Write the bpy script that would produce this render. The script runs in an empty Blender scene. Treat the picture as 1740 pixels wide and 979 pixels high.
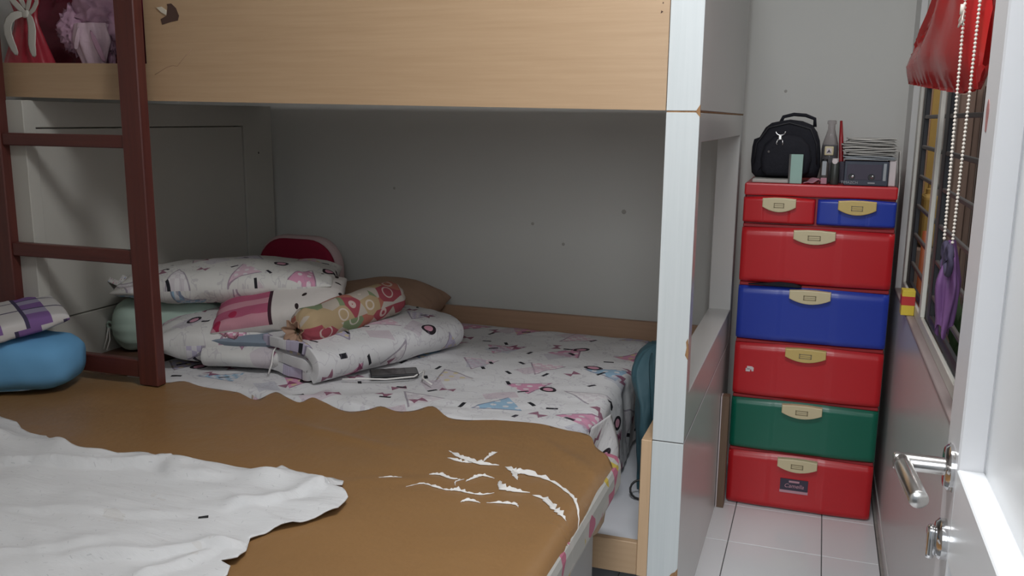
import bpy, bmesh, math, random
from mathutils import Vector, Matrix, noise

S = bpy.context.scene
COL = S.collection
PI = math.pi
rnd = random.Random(7)

# ------------------------------------------------------------------ camera, world, lights, exposure
cam_d = bpy.data.cameras.new('camera')
cam_d.sensor_width = 36.0
cam_d.lens = 31.329
cam_d.clip_start = 0.02
cam = bpy.data.objects.new('camera', cam_d)
COL.objects.link(cam)
cam.matrix_world = Matrix(((0.945209, -0.071461, 0.318548, 0.0),
                           (0.326285, 0.174381, -0.929048, 0.0),
                           (0.010842, 0.982082, 0.188143, 1.40),
                           (0, 0, 0, 1)))
S.camera = cam

world = bpy.data.worlds.new('world')
S.world = world
world.use_nodes = True
bg = world.node_tree.nodes['Background']
bg.inputs['Color'].default_value = (0.80, 0.90, 1.0, 1)
bg.inputs['Strength'].default_value = 0.35

def area_light(name, loc, target, sx, sy, power, color):
    d = bpy.data.lights.new(name, 'AREA')
    d.shape = 'RECTANGLE'
    d.size = sx
    d.size_y = sy
    d.energy = power
    d.color = color
    o = bpy.data.objects.new(name, d)
    COL.objects.link(o)
    o.location = loc
    o.rotation_euler = (Vector(target) - Vector(loc)).to_track_quat('-Z', 'Y').to_euler()
    return o

# daylight of the hall coming in through the doorway behind the camera, and the dim ceiling lamp of the room
area_light('hall_daylight', (-0.10, -1.0, 2.05), (-0.55, 2.2, 0.7), 1.2, 1.0, 40.0, (0.90, 0.96, 1.0))
area_light('ceiling_lamp', (-0.20, 1.15, 2.62), (-0.20, 1.15, 0.0), 0.6, 0.4, 27.0, (0.97, 0.98, 1.0))
area_light('yard_daylight', (0.90, 3.3, 2.7), (0.60, 4.0, 0.9), 0.7, 0.7, 14.0, (1.0, 0.98, 0.95))

S.view_settings.view_transform = 'Standard'
S.view_settings.look = 'None'
S.view_settings.gamma = 1.0
S.view_settings.use_curve_mapping = False
S.view_settings.exposure = -0.04

# ------------------------------------------------------------------ object helpers
def tag(o, label=None, cat=None, group=None, kind=None):
    if label: o['label'] = label
    if cat: o['category'] = cat
    if group: o['group'] = group
    if kind: o['kind'] = kind
    return o

def thing(name, label, cat, loc=(0, 0, 0), group=None):
    o = bpy.data.objects.new(name, None)
    COL.objects.link(o)
    o.empty_display_size = 0.05
    o.location = loc
    return tag(o, label, cat, group)

def world_off(parent):
    p = Vector((0, 0, 0))
    while parent is not None:
        p += parent.location
        parent = parent.parent
    return p

def link(name, me, mat=None, parent=None, smooth=False, label=None):
    """link a mesh given in world coordinates; origin stays with the parent"""
    o = bpy.data.objects.new(name, me)
    COL.objects.link(o)
    if parent is not None:
        o.parent = parent
        me.transform(Matrix.Translation(-world_off(parent)))
    if mat is not None:
        for m in (mat if isinstance(mat, (list, tuple)) else [mat]):
            me.materials.append(m)
    if smooth:
        for p in me.polygons:
            p.use_smooth = True
    if label: o['label'] = label
    return o

def from_bm(name, bm, mat=None, parent=None, smooth=False, label=None):
    bmesh.ops.recalc_face_normals(bm, faces=bm.faces)
    me = bpy.data.meshes.new(name)
    bm.to_mesh(me)
    bm.free()
    return link(name, me, mat, parent, smooth, label)

def add_box(bm, x0, x1, y0, y1, z0, z1, bevel=0.0, seg=1, mat=0):
    t = bmesh.new()
    vs = [t.verts.new((x, y, z)) for x in (x0, x1) for y in (y0, y1) for z in (z0, z1)]
    for f in ((0, 1, 3, 2), (4, 6, 7, 5), (0, 4, 5, 1), (2, 3, 7, 6), (0, 2, 6, 4), (1, 5, 7, 3)):
        t.faces.new([vs[i] for i in f])
    if bevel > 0:
        bmesh.ops.bevel(t, geom=t.edges[:], offset=bevel, segments=seg, affect='EDGES', profile=0.5)
    bmesh.ops.recalc_face_normals(t, faces=t.faces)
    for f in t.faces: f.material_index = mat
    me = bpy.data.meshes.new('tmp')
    t.to_mesh(me)
    t.free()
    bm.from_mesh(me)
    bpy.data.meshes.remove(me)

def box(name, x0, x1, y0, y1, z0, z1, mat, parent=None, bevel=0.002, seg=1, label=None):
    bm = bmesh.new()
    add_box(bm, x0, x1, y0, y1, z0, z1, bevel, seg)
    return from_bm(name, bm, mat, parent, False, label)

def boxes(name, lst, mat, parent=None, bevel=0.002, label=None):
    bm = bmesh.new()
    for b in lst: add_box(bm, *b, bevel)
    return from_bm(name, bm, mat, parent, False, label)

def surf(name, nu, nv, fn, mat, parent=None, close_u=False, smooth=True, label=None):
    """grid surface; fn(u,v) -> (x,y,z),(uvx,uvy) with u,v in 0..1"""
    vs, uv, fs = [], [], []
    for j in range(nv + 1):
        for i in range(nu + 1):
            p, t = fn(i / nu, j / nv)
            vs.append(tuple(p)); uv.append(t)
    W = nu + 1
    for j in range(nv):
        for i in range(nu):
            a = j * W + i
            fs.append((a, a + 1, a + 1 + W, a + W))
    me = bpy.data.meshes.new(name)
    me.from_pydata(vs, [], fs)
    lay = me.uv_layers.new(name='UVMap')
    for l in me.loops:
        lay.data[l.index].uv = uv[l.vertex_index]
    bm = bmesh.new()
    bm.from_mesh(me)
    bmesh.ops.remove_doubles(bm, verts=bm.verts, dist=1e-5)
    bmesh.ops.recalc_face_normals(bm, faces=bm.faces)
    bm.to_mesh(me)
    bm.free()
    return link(name, me, mat, parent, smooth, label)

def tube_bm(bm, pts, r, seg=8, closed=False, cap=True):
    pts = [Vector(p) for p in pts]
    n = len(pts)
    rings = []
    up = Vector((0.13, 0.27, 0.95)).normalized()
    for i, p in enumerate(pts):
        if closed: d = pts[(i + 1) % n] - pts[i - 1]
        else: d = pts[min(i + 1, n - 1)] - pts[max(i - 1, 0)]
        d.normalize()
        a = d.cross(up)
        if a.length < 1e-3: a = d.cross(Vector((1, 0, 0)))
        a.normalize()
        b = a.cross(d)
        rr = r[i] if isinstance(r, (list, tuple)) else r
        rings.append([bm.verts.new(p + (a * math.cos(t) + b * math.sin(t)) * rr) for t in [2 * PI * k / seg for k in range(seg)]])
    m = n if closed else n - 1
    for i in range(m):
        A, B = rings[i], rings[(i + 1) % n]
        for k in range(seg):
            bm.faces.new((A[k], A[(k + 1) % seg], B[(k + 1) % seg], B[k]))
    if cap and not closed:
        bm.faces.new(rings[0][::-1]); bm.faces.new(rings[-1])

def tube(name, pts, r, mat, parent=None, seg=8, closed=False, label=None, smooth=True):
    bm = bmesh.new()
    tube_bm(bm, pts, r, seg, closed)
    return from_bm(name, bm, mat, parent, smooth, label)

def lathe(name, prof, c, mat, parent=None, seg=20, axis='z', label=None):
    """prof: (radius, height) pairs"""
    bm = bmesh.new()
    rings = []
    for r, h in prof:
        ring = []
        for k in range(seg):
            t = 2 * PI * k / seg
            a, b = r * math.cos(t), r * math.sin(t)
            p = {'z': (a, b, h), 'x': (h, a, b), 'y': (a, h, b)}[axis]
            ring.append(bm.verts.new(Vector(c) + Vector(p)))
        rings.append(ring)
    for A, B in zip(rings, rings[1:]):
        for k in range(seg):
            bm.faces.new((A[k], A[(k + 1) % seg], B[(k + 1) % seg], B[k]))
    bm.faces.new(rings[0][::-1]); bm.faces.new(rings[-1])
    o = from_bm(name, bm, mat, parent, True, label)
    m = o.modifiers.new('edge', 'EDGE_SPLIT'); m.split_angle = 0.7
    return o

def plate(name, pts, y0, y1, mat, parent=None, bevel=0.0, seg=2, label=None, smooth=False, plane='xz'):
    """outline in x,z pulled from y0 to y1 (or in x,y from z y0 to y1, or in y,z from x)"""
    bm = bmesh.new()
    def P(a, b, c):
        return {'xz': (a, c, b), 'xy': (a, b, c), 'yz': (c, a, b)}[plane]
    A = [bm.verts.new(P(a, b, y0)) for a, b in pts]
    B = [bm.verts.new(P(a, b, y1)) for a, b in pts]
    bm.faces.new(A); bm.faces.new(B[::-1])
    n = len(pts)
    for i in range(n):
        bm.faces.new((A[i], B[i], B[(i + 1) % n], A[(i + 1) % n]))
    bmesh.ops.recalc_face_normals(bm, faces=bm.faces)
    if bevel > 0:
        ed = [e for e in bm.edges if len({f for f in e.link_faces}) == 2 and any(len(f.verts) > 4 or n == 4 for f in e.link_faces)]
        bmesh.ops.bevel(bm, geom=ed, offset=bevel, segments=seg, affect='EDGES', profile=0.5)
    big = [f for f in bm.faces if len(f.verts) > 4]
    bmesh.ops.triangulate(bm, faces=big)
    return from_bm(name, bm, mat, parent, smooth, label)

def cloth(name, outline, step, mat, fn, parent=None, thick=0.003, label=None):
    """flat outline cut into a grid, then every point moved by fn(x,y) -> x,y,z; uv = flat x,y"""
    bm = bmesh.new()
    f = bm.faces.new([bm.verts.new((x, y, 0)) for x, y in outline])
    bmesh.ops.triangulate(bm, faces=[f], ngon_method='EAR_CLIP')
    xs = [p[0] for p in outline]; ys = [p[1] for p in outline]
    for lo, hi, no in ((min(xs), max(xs), (1, 0, 0)), (min(ys), max(ys), (0, 1, 0))):
        k = lo + step
        while k < hi:
            co = (k, 0, 0) if no[0] else (0, k, 0)
            bmesh.ops.bisect_plane(bm, geom=bm.verts[:] + bm.edges[:] + bm.faces[:], plane_co=co, plane_no=no, dist=1e-6)
            k += step
    bmesh.ops.remove_doubles(bm, verts=bm.verts, dist=1e-4)
    bmesh.ops.recalc_face_normals(bm, faces=bm.faces)
    uvl = bm.loops.layers.uv.new('UVMap')
    for fa in bm.faces:
        if fa.normal.z < 0: fa.normal_flip()
        for l in fa.loops:
            l[uvl].uv = (l.vert.co.x, l.vert.co.y)
    for v in bm.verts:
        v.co = Vector(fn(v.co.x, v.co.y))
    me = bpy.data.meshes.new(name)
    bm.to_mesh(me); bm.free()
    o = link(name, me, mat, parent, True, label)
    if thick:
        s = o.modifiers.new('thickness', 'SOLIDIFY'); s.thickness = thick; s.offset = -1
    return o

def ns(x, y, z=0.0):
    return noise.noise(Vector((x, y, z)))

def ridge(x, y, z=0.0):
    return 1.0 - abs(noise.noise(Vector((x, y, z)))) * 2.0

def text(name, body, loc, size, mat, parent, shear=0.0, rot=(PI / 2, 0, 0)):
    c = bpy.data.curves.new(name, 'FONT')
    c.body = body; c.size = size; c.align_x = 'CENTER'; c.align_y = 'CENTER'; c.shear = shear; c.extrude = 0.0002
    t = bpy.data.objects.new(name, c)
    me = bpy.data.meshes.new_from_object(t)
    bpy.data.objects.remove(t); bpy.data.curves.remove(c)
    me.transform(Matrix.Translation(loc) @ Matrix.Rotation(rot[2], 4, 'Z') @ Matrix.Rotation(rot[0], 4, 'X'))
    me.materials.clear()
    return link(name, me, mat, parent)

def rr2(w, h, r, cx, cz, n=5):
    pts = []
    for ax_, az_, a0 in ((1, 1, 0), (-1, 1, PI / 2), (-1, -1, PI), (1, -1, 1.5 * PI)):
        for k in range(n + 1):
            a = a0 + k * PI / 2 / n
            pts.append((cx + ax_ * (w / 2 - r) + r * math.cos(a), cz + az_ * (h / 2 - r) + r * math.sin(a)))
    return pts

# ------------------------------------------------------------------ material helpers
class G:
    def __init__(s, name, rough=0.5, spec=0.5):
        s.m = bpy.data.materials.new(name)
        s.m.use_nodes = True
        s.t = s.m.node_tree
        s.b = s.t.nodes['Principled BSDF']
        s.b.inputs['Roughness'].default_value = rough
        s.b.inputs['Specular IOR Level'].default_value = spec
        s.tc = s.t.nodes.new('ShaderNodeTexCoord')
    def put(s, sock, v):
        if hasattr(v, 'links') or isinstance(v, bpy.types.NodeSocket): s.t.links.new(v, sock)
        else: sock.default_value = v
    def math(s, op, a, b=0.0):
        n = s.t.nodes.new('ShaderNodeMath'); n.operation = op
        s.put(n.inputs[0], a); s.put(n.inputs[1], b)
        return n.outputs[0]
    def vec(s, op, a, b=(0, 0, 0), scale=None):
        n = s.t.nodes.new('ShaderNodeVectorMath'); n.operation = op
        s.put(n.inputs[0], a)
        if op == 'SCALE': s.put(n.inputs['Scale'], scale)
        else: s.put(n.inputs[1], b)
        return n.outputs['Value'] if op in ('LENGTH', 'DOT_PRODUCT') else n.outputs[0]
    def mix(s, f, a, b):
        n = s.t.nodes.new('ShaderNodeMix'); n.data_type = 'RGBA'
        s.put(n.inputs[0], f)
        for k, v in ((6, a), (7, b)):
            if isinstance(v, tuple) and len(v) == 3: v = v + (1,)
            s.put(n.inputs[k], v)
        return n.outputs[2]
    def noise(s, co, scale, detail=3, rough=0.55, stretch=None):
        if stretch:
            mp = s.t.nodes.new('ShaderNodeMapping')
            s.put(mp.inputs['Vector'], co); mp.inputs['Scale'].default_value = stretch
            co = mp.outputs[0]
        n = s.t.nodes.new('ShaderNodeTexNoise')
        s.put(n.inputs['Vector'], co)
        n.inputs['Scale'].default_value = scale; n.inputs['Detail'].default_value = detail; n.inputs['Roughness'].default_value = rough
        return n.outputs['Fac']
    def ramp(s, f, stops):
        n = s.t.nodes.new('ShaderNodeValToRGB')
        e = n.color_ramp.elements
        while len(e) < len(stops): e.new(0.5)
        for k, (p, c) in enumerate(stops):
            e[k].position = p; e[k].color = c + (1,) if len(c) == 3 else c
        s.put(n.inputs[0], f)
        return n.outputs[0]
    def sep(s, v):
        n = s.t.nodes.new('ShaderNodeSeparateXYZ'); s.put(n.inputs[0], v)
        return n.outputs
    def color(s, c):
        if isinstance(c, tuple) and len(c) == 3: c = c + (1,)
        s.put(s.b.inputs['Base Color'], c)
        return s
    def bump(s, h, strength=0.3, dist=0.01):
        n = s.t.nodes.new('ShaderNodeBump')
        n.inputs['Strength'].default_value = strength; n.inputs['Distance'].default_value = dist
        s.put(n.inputs['Height'], h)
        s.put(s.b.inputs['Normal'], n.outputs[0])
        return s
    # printed motifs: uv in metres, cells of 1/scale
    def cell(s, uv, scale, seed, jitter=0.3, spin=1.0):
        p = s.vec('ADD', s.vec('SCALE', uv, scale=scale), (seed * 3.17, seed * 7.31, 0))
        c = s.vec('FLOOR', p)
        w = s.t.nodes.new('ShaderNodeTexWhiteNoise'); w.noise_dimensions = '3D'
        s.put(w.inputs['Vector'], s.vec('ADD', c, (seed, seed * 2.0, 0.5)))
        f = s.vec('SUBTRACT', s.vec('FRACTION', p), (0.5, 0.5, 0))
        off = s.vec('SCALE', s.vec('SUBTRACT', w.outputs['Color'], (0.5, 0.5, 0.5)), scale=jitter)
        f = s.vec('ADD', f, off)
        r = s.t.nodes.new('ShaderNodeVectorRotate'); r.rotation_type = 'Z_AXIS'
        s.put(r.inputs['Vector'], f)
        s.put(r.inputs['Angle'], s.math('MULTIPLY', w.outputs['Value'], 6.283 * spin))
        xyz = s.sep(r.outputs[0]); rr = s.sep(w.outputs['Color'])
        return xyz[0], xyz[1], rr
    def lt(s, a, b): return s.math('LESS_THAN', a, b)
    def AND(s, *a):
        r = a[0]
        for k in a[1:]: r = s.math('MULTIPLY', r, k)
        return r

def flat(name, c, rough=0.5, spec=0.5, var=0.06, scale=6.0, metal=0.0, bump=0.0, bscale=60.0):
    g = G(name, rough, spec)
    co = g.tc.outputs['Object']
    f = g.noise(co, scale)
    a = tuple(min(1, k * (1 + var)) for k in c); b = tuple(k * (1 - var) for k in c)
    g.color(g.mix(f, a, b))
    g.b.inputs['Metallic'].default_value = metal
    if bump: g.bump(g.noise(co, bscale, 4), bump, 0.004)
    return g.m

def wood(name, a, b, stretch, rough=0.4, scale=3.0, spec=0.5, bump=0.05):
    g = G(name, rough, spec)
    f = g.noise(g.tc.outputs['Object'], scale, 6, 0.6, stretch)
    g.color(g.ramp(f, [(0.3, a), (0.7, b)]))
    g.bump(f, bump, 0.002)
    return g.m

def printed(name, base=(0.66, 0.655, 0.66), seed=1.0, big=5.5, warm=False):
    """white cotton with scattered pennants, bows, ovals and dashes"""
    g = G(name, 0.85, 0.2)
    uv = g.tc.outputs['UV']
    col = base + (1,)
    # soft tinted pennants
    x, y, r = g.cell(uv, big, seed, 0.35)
    tri = g.AND(g.lt(g.math('ADD', g.math('MULTIPLY', g.math('ABSOLUTE', x), 2.1), y), 0.33), g.math('GREATER_THAN', y, -0.27), g.lt(r[2], 0.9))
    xx, yy, _ = g.cell(uv, big * 6, 0.0, 0.0, 0.0)
    dots = g.lt(g.math('ADD', g.math('POWER', xx, 2.0), g.math('POWER', yy, 2.0)), 0.06)
    chk = g.lt(g.math('MULTIPLY', xx, yy), 0.0)
    tint = g.ramp(r[0], [(0.0, (0.62, 0.30, 0.42)), (0.22, (0.50, 0.46, 0.58)), (0.45, (0.66, 0.48, 0.55)), (0.62, (0.30, 0.46, 0.60)), (0.8, (0.62, 0.58, 0.60))])
    tint.node.color_ramp.interpolation = 'CONSTANT'
    alt = g.mix(g.lt(r[1], 0.3), (0.72, 0.70, 0.70), (0.66, 0.56, 0.30))
    inner = g.mix(g.math('MULTIPLY', g.math('ADD', g.math('MULTIPLY', dots, g.lt(r[1], 0.6)), g.math('MULTIPLY', chk, g.math('GREATER_THAN', r[1], 0.6))), 0.8), tint, alt)
    col = g.mix(tri, col, inner)
    edge = g.AND(tri, g.math('GREATER_THAN', g.math('ADD', g.math('MULTIPLY', g.math('ABSOLUTE', x), 2.1), y), 0.27))
    col = g.mix(g.math('MULTIPLY', edge, 0.6), col, (0.16, 0.13, 0.18))
    # grey-blue little houses
    x, y, r = g.cell(uv, big * 0.9, seed + 4.3, 0.3)
    hs = g.AND(g.lt(g.math('ABSOLUTE', x), 0.20), g.lt(g.math('ABSOLUTE', y), 0.13), g.lt(r[2], 0.6))
    col = g.mix(g.math('MULTIPLY', hs, 0.55), col, g.mix(r[0], (0.42, 0.45, 0.52), (0.55, 0.40, 0.46)))
    # black ovals with a pink heart
    x, y, r = g.cell(uv, big * 0.95, seed + 1.7, 0.5)
    d = g.math('SQRT', g.math('ADD', g.math('POWER', x, 2.0), g.math('POWER', g.math('MULTIPLY', y, 1.4), 2.0)))
    keep = g.lt(r[2], 0.40)
    col = g.mix(g.AND(g.lt(d, 0.14), keep), col, (0.025, 0.02, 0.025))
    col = g.mix(g.AND(g.lt(d, 0.085), keep), col, (0.60, 0.30, 0.38))
    # maroon bows
    x, y, r = g.cell(uv, big * 1.5, seed + 2.9, 0.5)
    bow = g.AND(g.lt(g.math('ABSOLUTE', y), g.math('ADD', g.math('MULTIPLY', g.math('ABSOLUTE', x), 0.75), 0.02)), g.lt(g.math('ABSOLUTE', x), 0.15), g.lt(r[2], 0.42))
    col = g.mix(g.math('MULTIPLY', bow, 0.85), col, (0.22, 0.04, 0.10))
    # small black dashes
    x, y, r = g.cell(uv, big * 1.7, seed + 5.1, 0.6)
    ds = g.AND(g.lt(g.math('ABSOLUTE', x), 0.13), g.lt(g.math('ABSOLUTE', y), 0.045), g.lt(r[2], 0.62))
    col = g.mix(ds, col, (0.02, 0.02, 0.025))
    # thin lilac pen lines
    w = g.noise(uv, big * 2.0, 3, 0.6)
    ln = g.lt(g.math('ABSOLUTE', g.math('SUBTRACT', w, 0.5)), 0.008)
    col = g.mix(g.math('MULTIPLY', ln, 0.3), col, (0.30, 0.26, 0.33))
    g.color(col)
    g.bump(g.noise(uv, 14.0, 5, 0.6), 0.25, 0.02)
    return g.m

M = {}
M['wall'] = flat('wall_paint', (0.66, 0.65, 0.615), 0.75, 0.3, 0.05, 1.6, bump=0.05, bscale=40)
M['wall_gloss'] = flat('glossy_wall_paint', (0.62, 0.61, 0.60), 0.32, 0.5, 0.04, 1.3)
M['scuff'] = flat('wall_scuff', (0.42, 0.40, 0.37), 0.8)
M['ceil'] = flat('ceiling_paint', (0.7, 0.7, 0.69), 0.9)
M['grout'] = flat('tile_grout', (0.10, 0.10, 0.10), 0.9)
M['tile'] = flat('white_tile', (0.76, 0.76, 0.77), 0.16, 0.5, 0.03, 2.0)
M['white_lam'] = wood('white_laminate', (0.56, 0.60, 0.605), (0.605, 0.64, 0.645), (30, 30, 0.8), 0.38)
M['grey_lam'] = flat('off_white_board', (0.57, 0.56, 0.54), 0.26, 0.5, 0.03, 2)
M['inner_board'] = flat('inner_white_board', (0.50, 0.49, 0.445), 0.6, 0.3, 0.05, 2)
M['beech'] = wood('beech_laminate', (0.425, 0.282, 0.165), (0.47, 0.32, 0.193), (1.2, 30, 30), 0.42)
M['beech_v'] = wood('beech_laminate_upright', (0.55, 0.37, 0.22), (0.60, 0.41, 0.25), (30, 30, 1.2), 0.5)
M['backwood'] = wood('brown_board', (0.33, 0.20, 0.125), (0.38, 0.235, 0.15), (1.2, 30, 30), 0.5)
M['plank'] = wood('dark_brown_plank', (0.15, 0.095, 0.06), (0.20, 0.125, 0.08), (30, 30, 1.2), 0.6)
M['chip'] = wood('raw_chipboard', (0.22, 0.11, 0.05), (0.40, 0.23, 0.11), (40, 40, 6), 0.9)
M['dark_tear'] = flat('dark_torn_board', (0.075, 0.04, 0.03), 0.9)
M['pale_tear'] = flat('pale_torn_skin', (0.60, 0.55, 0.45), 0.8)
M['mahog'] = wood('mahogany_varnish', (0.085, 0.022, 0.018), (0.125, 0.032, 0.024), (25, 25, 1.0), 0.35)
M['mahog_h'] = wood('mahogany_varnish_rung', (0.085, 0.022, 0.018), (0.125, 0.032, 0.024), (1.0, 25, 25), 0.35)
M['deck_brown'] = flat('dark_brown_board', (0.13, 0.065, 0.042), 0.5)
M['white_board'] = flat('white_base_board', (0.66, 0.68, 0.72), 0.3)
M['red'] = flat('red_plastic', (0.52, 0.014, 0.020), 0.32, 0.5, 0.05, 3)
M['red_dark'] = flat('red_plastic_frame', (0.30, 0.012, 0.016), 0.4, 0.5, 0.05, 3)
M['blue'] = flat('blue_plastic', (0.018, 0.045, 0.36), 0.32, 0.5, 0.05, 3)
M['green'] = flat('green_plastic', (0.004, 0.125, 0.075), 0.32, 0.5, 0.05, 3)
M['cream'] = flat('cream_plastic', (0.62, 0.53, 0.33), 0.4)
M['yellow_cream'] = flat('yellowed_plastic', (0.60, 0.44, 0.15), 0.4)
M['slot'] = flat('shadowed_slot', (0.26, 0.21, 0.12), 0.6)
M['black'] = flat('black_plastic', (0.012, 0.012, 0.014), 0.4)
M['black_fab'] = flat('black_nylon', (0.012, 0.012, 0.018), 0.75, 0.3, 0.2, 20, bump=0.4, bscale=90)
M['steel'] = flat('brushed_steel', (0.62, 0.60, 0.58), 0.24, 0.5, 0.05, 30, metal=1.0)
M['chrome'] = flat('polished_chrome', (0.75, 0.75, 0.76), 0.10, 0.5, 0.02, 5, metal=1.0)
M['door'] = flat('white_door_paint', (0.80, 0.81, 0.82), 0.3, 0.5, 0.02, 1)
M['door_edge'] = flat('off_white_door_stile', (0.66, 0.65, 0.66), 0.35, 0.5, 0.03, 1)
M['frame_white'] = flat('window_frame_paint', (0.68, 0.66, 0.60), 0.45, 0.5, 0.06, 8)
M['iron'] = flat('black_iron', (0.014, 0.014, 0.018), 0.5)
M['iron_grey'] = flat('grey_iron', (0.075, 0.065, 0.06), 0.5)
M['sill'] = flat('dusty_mauve_sill', (0.36, 0.29, 0.28), 0.55, 0.4, 0.15, 4)
M['mint'] = flat('mint_cotton', (0.39, 0.50, 0.43), 0.85, 0.2, 0.06, 8, bump=0.25, bscale=30)
M['string'] = flat('white_cord', (0.75, 0.73, 0.70), 0.8)
M['tan'] = flat('tan_cotton', (0.36, 0.23, 0.16), 0.85, 0.2, 0.1, 8, bump=0.2, bscale=30)
M['teal'] = flat('dark_teal_nylon', (0.045, 0.105, 0.13), 0.6, 0.4, 0.12, 12, bump=0.3, bscale=20)
M['navy_edge'] = flat('dark_piping', (0.05, 0.04, 0.08), 0.8)
M['skyblue'] = flat('sky_blue_cotton', (0.145, 0.375, 0.63), 0.8, 0.3, 0.05, 6, bump=0.2, bscale=18)
M['blue_pale'] = flat('pale_blue_hem', (0.40, 0.58, 0.74), 0.8)
M['pages'] = flat('paper_pages', (0.48, 0.46, 0.43), 0.8, 0.2, 0.15, 30)
M['white_pl'] = flat('white_plastic', (0.72, 0.72, 0.72), 0.4)
M['purple'] = flat('purple_organza', (0.17, 0.075, 0.21), 0.55, 0.4, 0.25, 25)
M['maroon'] = flat('maroon_plush', (0.27, 0.018, 0.045), 0.9, 0.2, 0.12, 12, bump=0.4, bscale=70)
M['pale_plush'] = flat('pale_pink_plush', (0.56, 0.42, 0.42), 0.9, 0.2, 0.08, 12, bump=0.3, bscale=70)
M['ivory_ribbon'] = flat('ivory_satin_ribbon', (0.62, 0.60, 0.54), 0.3, 0.6)
M['redbag'] = flat('red_gift_foil', (0.42, 0.035, 0.055), 0.35, 0.5, 0.2, 14, bump=0.4, bscale=18)
M['darkred'] = flat('dark_red_wrap', (0.20, 0.02, 0.045), 0.55, 0.4, 0.35, 6, bump=0.3, bscale=14)
M['pearl'] = flat('pearl_bead', (0.74, 0.68, 0.60), 0.25, 0.6, 0.04, 5)
M['stain'] = flat('dried_red_stain', (0.36, 0.16, 0.15), 0.7, 0.3, 0.25, 60)
M['cardboard'] = wood('brown_cardboard', (0.20, 0.13, 0.10), (0.27, 0.185, 0.145), (30, 30, 1.2), 0.9)
M['ochre'] = flat('ochre_plank', (0.45, 0.29, 0.085), 0.7, 0.3, 0.15, 7)
M['orange'] = flat('orange_plastic', (0.55, 0.14, 0.05), 0.5)
M['leaf'] = flat('dark_leaf', (0.045, 0.085, 0.03), 0.6, 0.4, 0.4, 20)
M['yellow'] = flat('yellow_card', (0.70, 0.52, 0.05), 0.5)
M['redcard'] = flat('red_card', (0.50, 0.03, 0.03), 0.5)
M['navy'] = flat('navy_box', (0.035, 0.042, 0.065), 0.3, 0.5, 0.25, 18)
M['grey_label'] = flat('grey_label', (0.34, 0.36, 0.38), 0.6)
M['teal_label'] = flat('pale_green_card', (0.30, 0.46, 0.40), 0.5)
M['dk_label'] = flat('dark_sticker', (0.045, 0.035, 0.06), 0.5)
M['pink_print'] = flat('pink_print', (0.52, 0.28, 0.33), 0.5)
M['pinkish'] = flat('dusty_pink_wrap', (0.42, 0.20, 0.25), 0.5)
M['sticker'] = flat('pale_sticker', (0.66, 0.58, 0.58), 0.6)
M['phone'] = flat('phone_glass', (0.035, 0.030, 0.026), 0.15, 0.5, 0.1, 3)
M['trundle'] = flat('grey_trundle_board', (0.36, 0.36, 0.36), 0.6)
M['print'] = printed('printed_sheet', seed=1.0, big=4.3)
M['print2'] = printed('printed_quilt_cotton', seed=6.2, big=5.2)
M['print3'] = printed('printed_pillow_cotton', (0.64, 0.63, 0.60), 11.4, 5.4)
M['print4'] = printed('printed_cotton_loose', (0.62, 0.61, 0.59), 15.4, 5.0)
M['quilt_trim'] = flat('grey_blue_trim', (0.22, 0.27, 0.33), 0.85, 0.2, 0.1, 14)

# brown cover: faux leather with broad tonal patches and soft sheen
g = G('brown_faux_leather', 0.36, 0.42)
co = g.tc.outputs['UV']
f = g.noise(co, 2.2, 3); f2 = g.noise(co, 260, 2)
g.color(g.mix(f, (0.25, 0.135, 0.055), (0.30, 0.168, 0.07)))
g.bump(g.math('ADD', g.noise(co, 9, 4, 0.55), g.math('MULTIPLY', f2, 0.03)), 0.22, 0.02)
M['leather'] = g.m
# foam mattress ticking with pink and yellow patches
g = G('patched_ticking', 0.85, 0.2)
x, y, r = g.cell(g.tc.outputs['Object'], 14.0, 2.0, 0.5)
vr = g.t.nodes.new('ShaderNodeTexVoronoi'); vr.inputs['Scale'].default_value = 20.0
g.put(vr.inputs['Vector'], g.tc.outputs['Object'])
c = g.ramp(g.sep(vr.outputs['Color'])[0], [(0.0, (0.42, 0.41, 0.38)), (0.6, (0.48, 0.36, 0.07)), (0.70, (0.45, 0.43, 0.40)), (0.86, (0.42, 0.14, 0.20))])
c.node.color_ramp.interpolation = 'CONSTANT'
g.color(c)
M['ticking'] = g.m
# white shirt cotton: faint leaf flecks
g = G('white_jersey', 0.9, 0.2)
co = g.tc.outputs['UV']
x, y, r = g.cell(co, 38.0, 3.0, 0.7)
fl = g.AND(g.lt(g.math('ABSOLUTE', x), 0.16), g.lt(g.math('ABSOLUTE', y), 0.03), g.lt(r[2], 0.45))
col = g.mix(g.math('MULTIPLY', fl, 0.45), (0.66, 0.665, 0.67, 1), (0.40, 0.41, 0.42))
x, y, r = g.cell(co, 5.0, 8.0, 0.8)
bl = g.AND(g.lt(g.math('ABSOLUTE', x), 0.05), g.lt(g.math('ABSOLUTE', y), 0.03), g.lt(r[2], 0.18))
col = g.mix(bl, col, (0.03, 0.03, 0.03))
st = g.noise(co, 5.0, 4, 0.6)
col = g.mix(g.math('MULTIPLY', g.math('GREATER_THAN', st, 0.66), 0.18), col, (0.45, 0.40, 0.33))
g.color(col)
g.bump(g.noise(co, 12, 5, 0.6, (0.5, 2.0, 1)), 0.35, 0.02)
M['jersey'] = g.m
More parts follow.
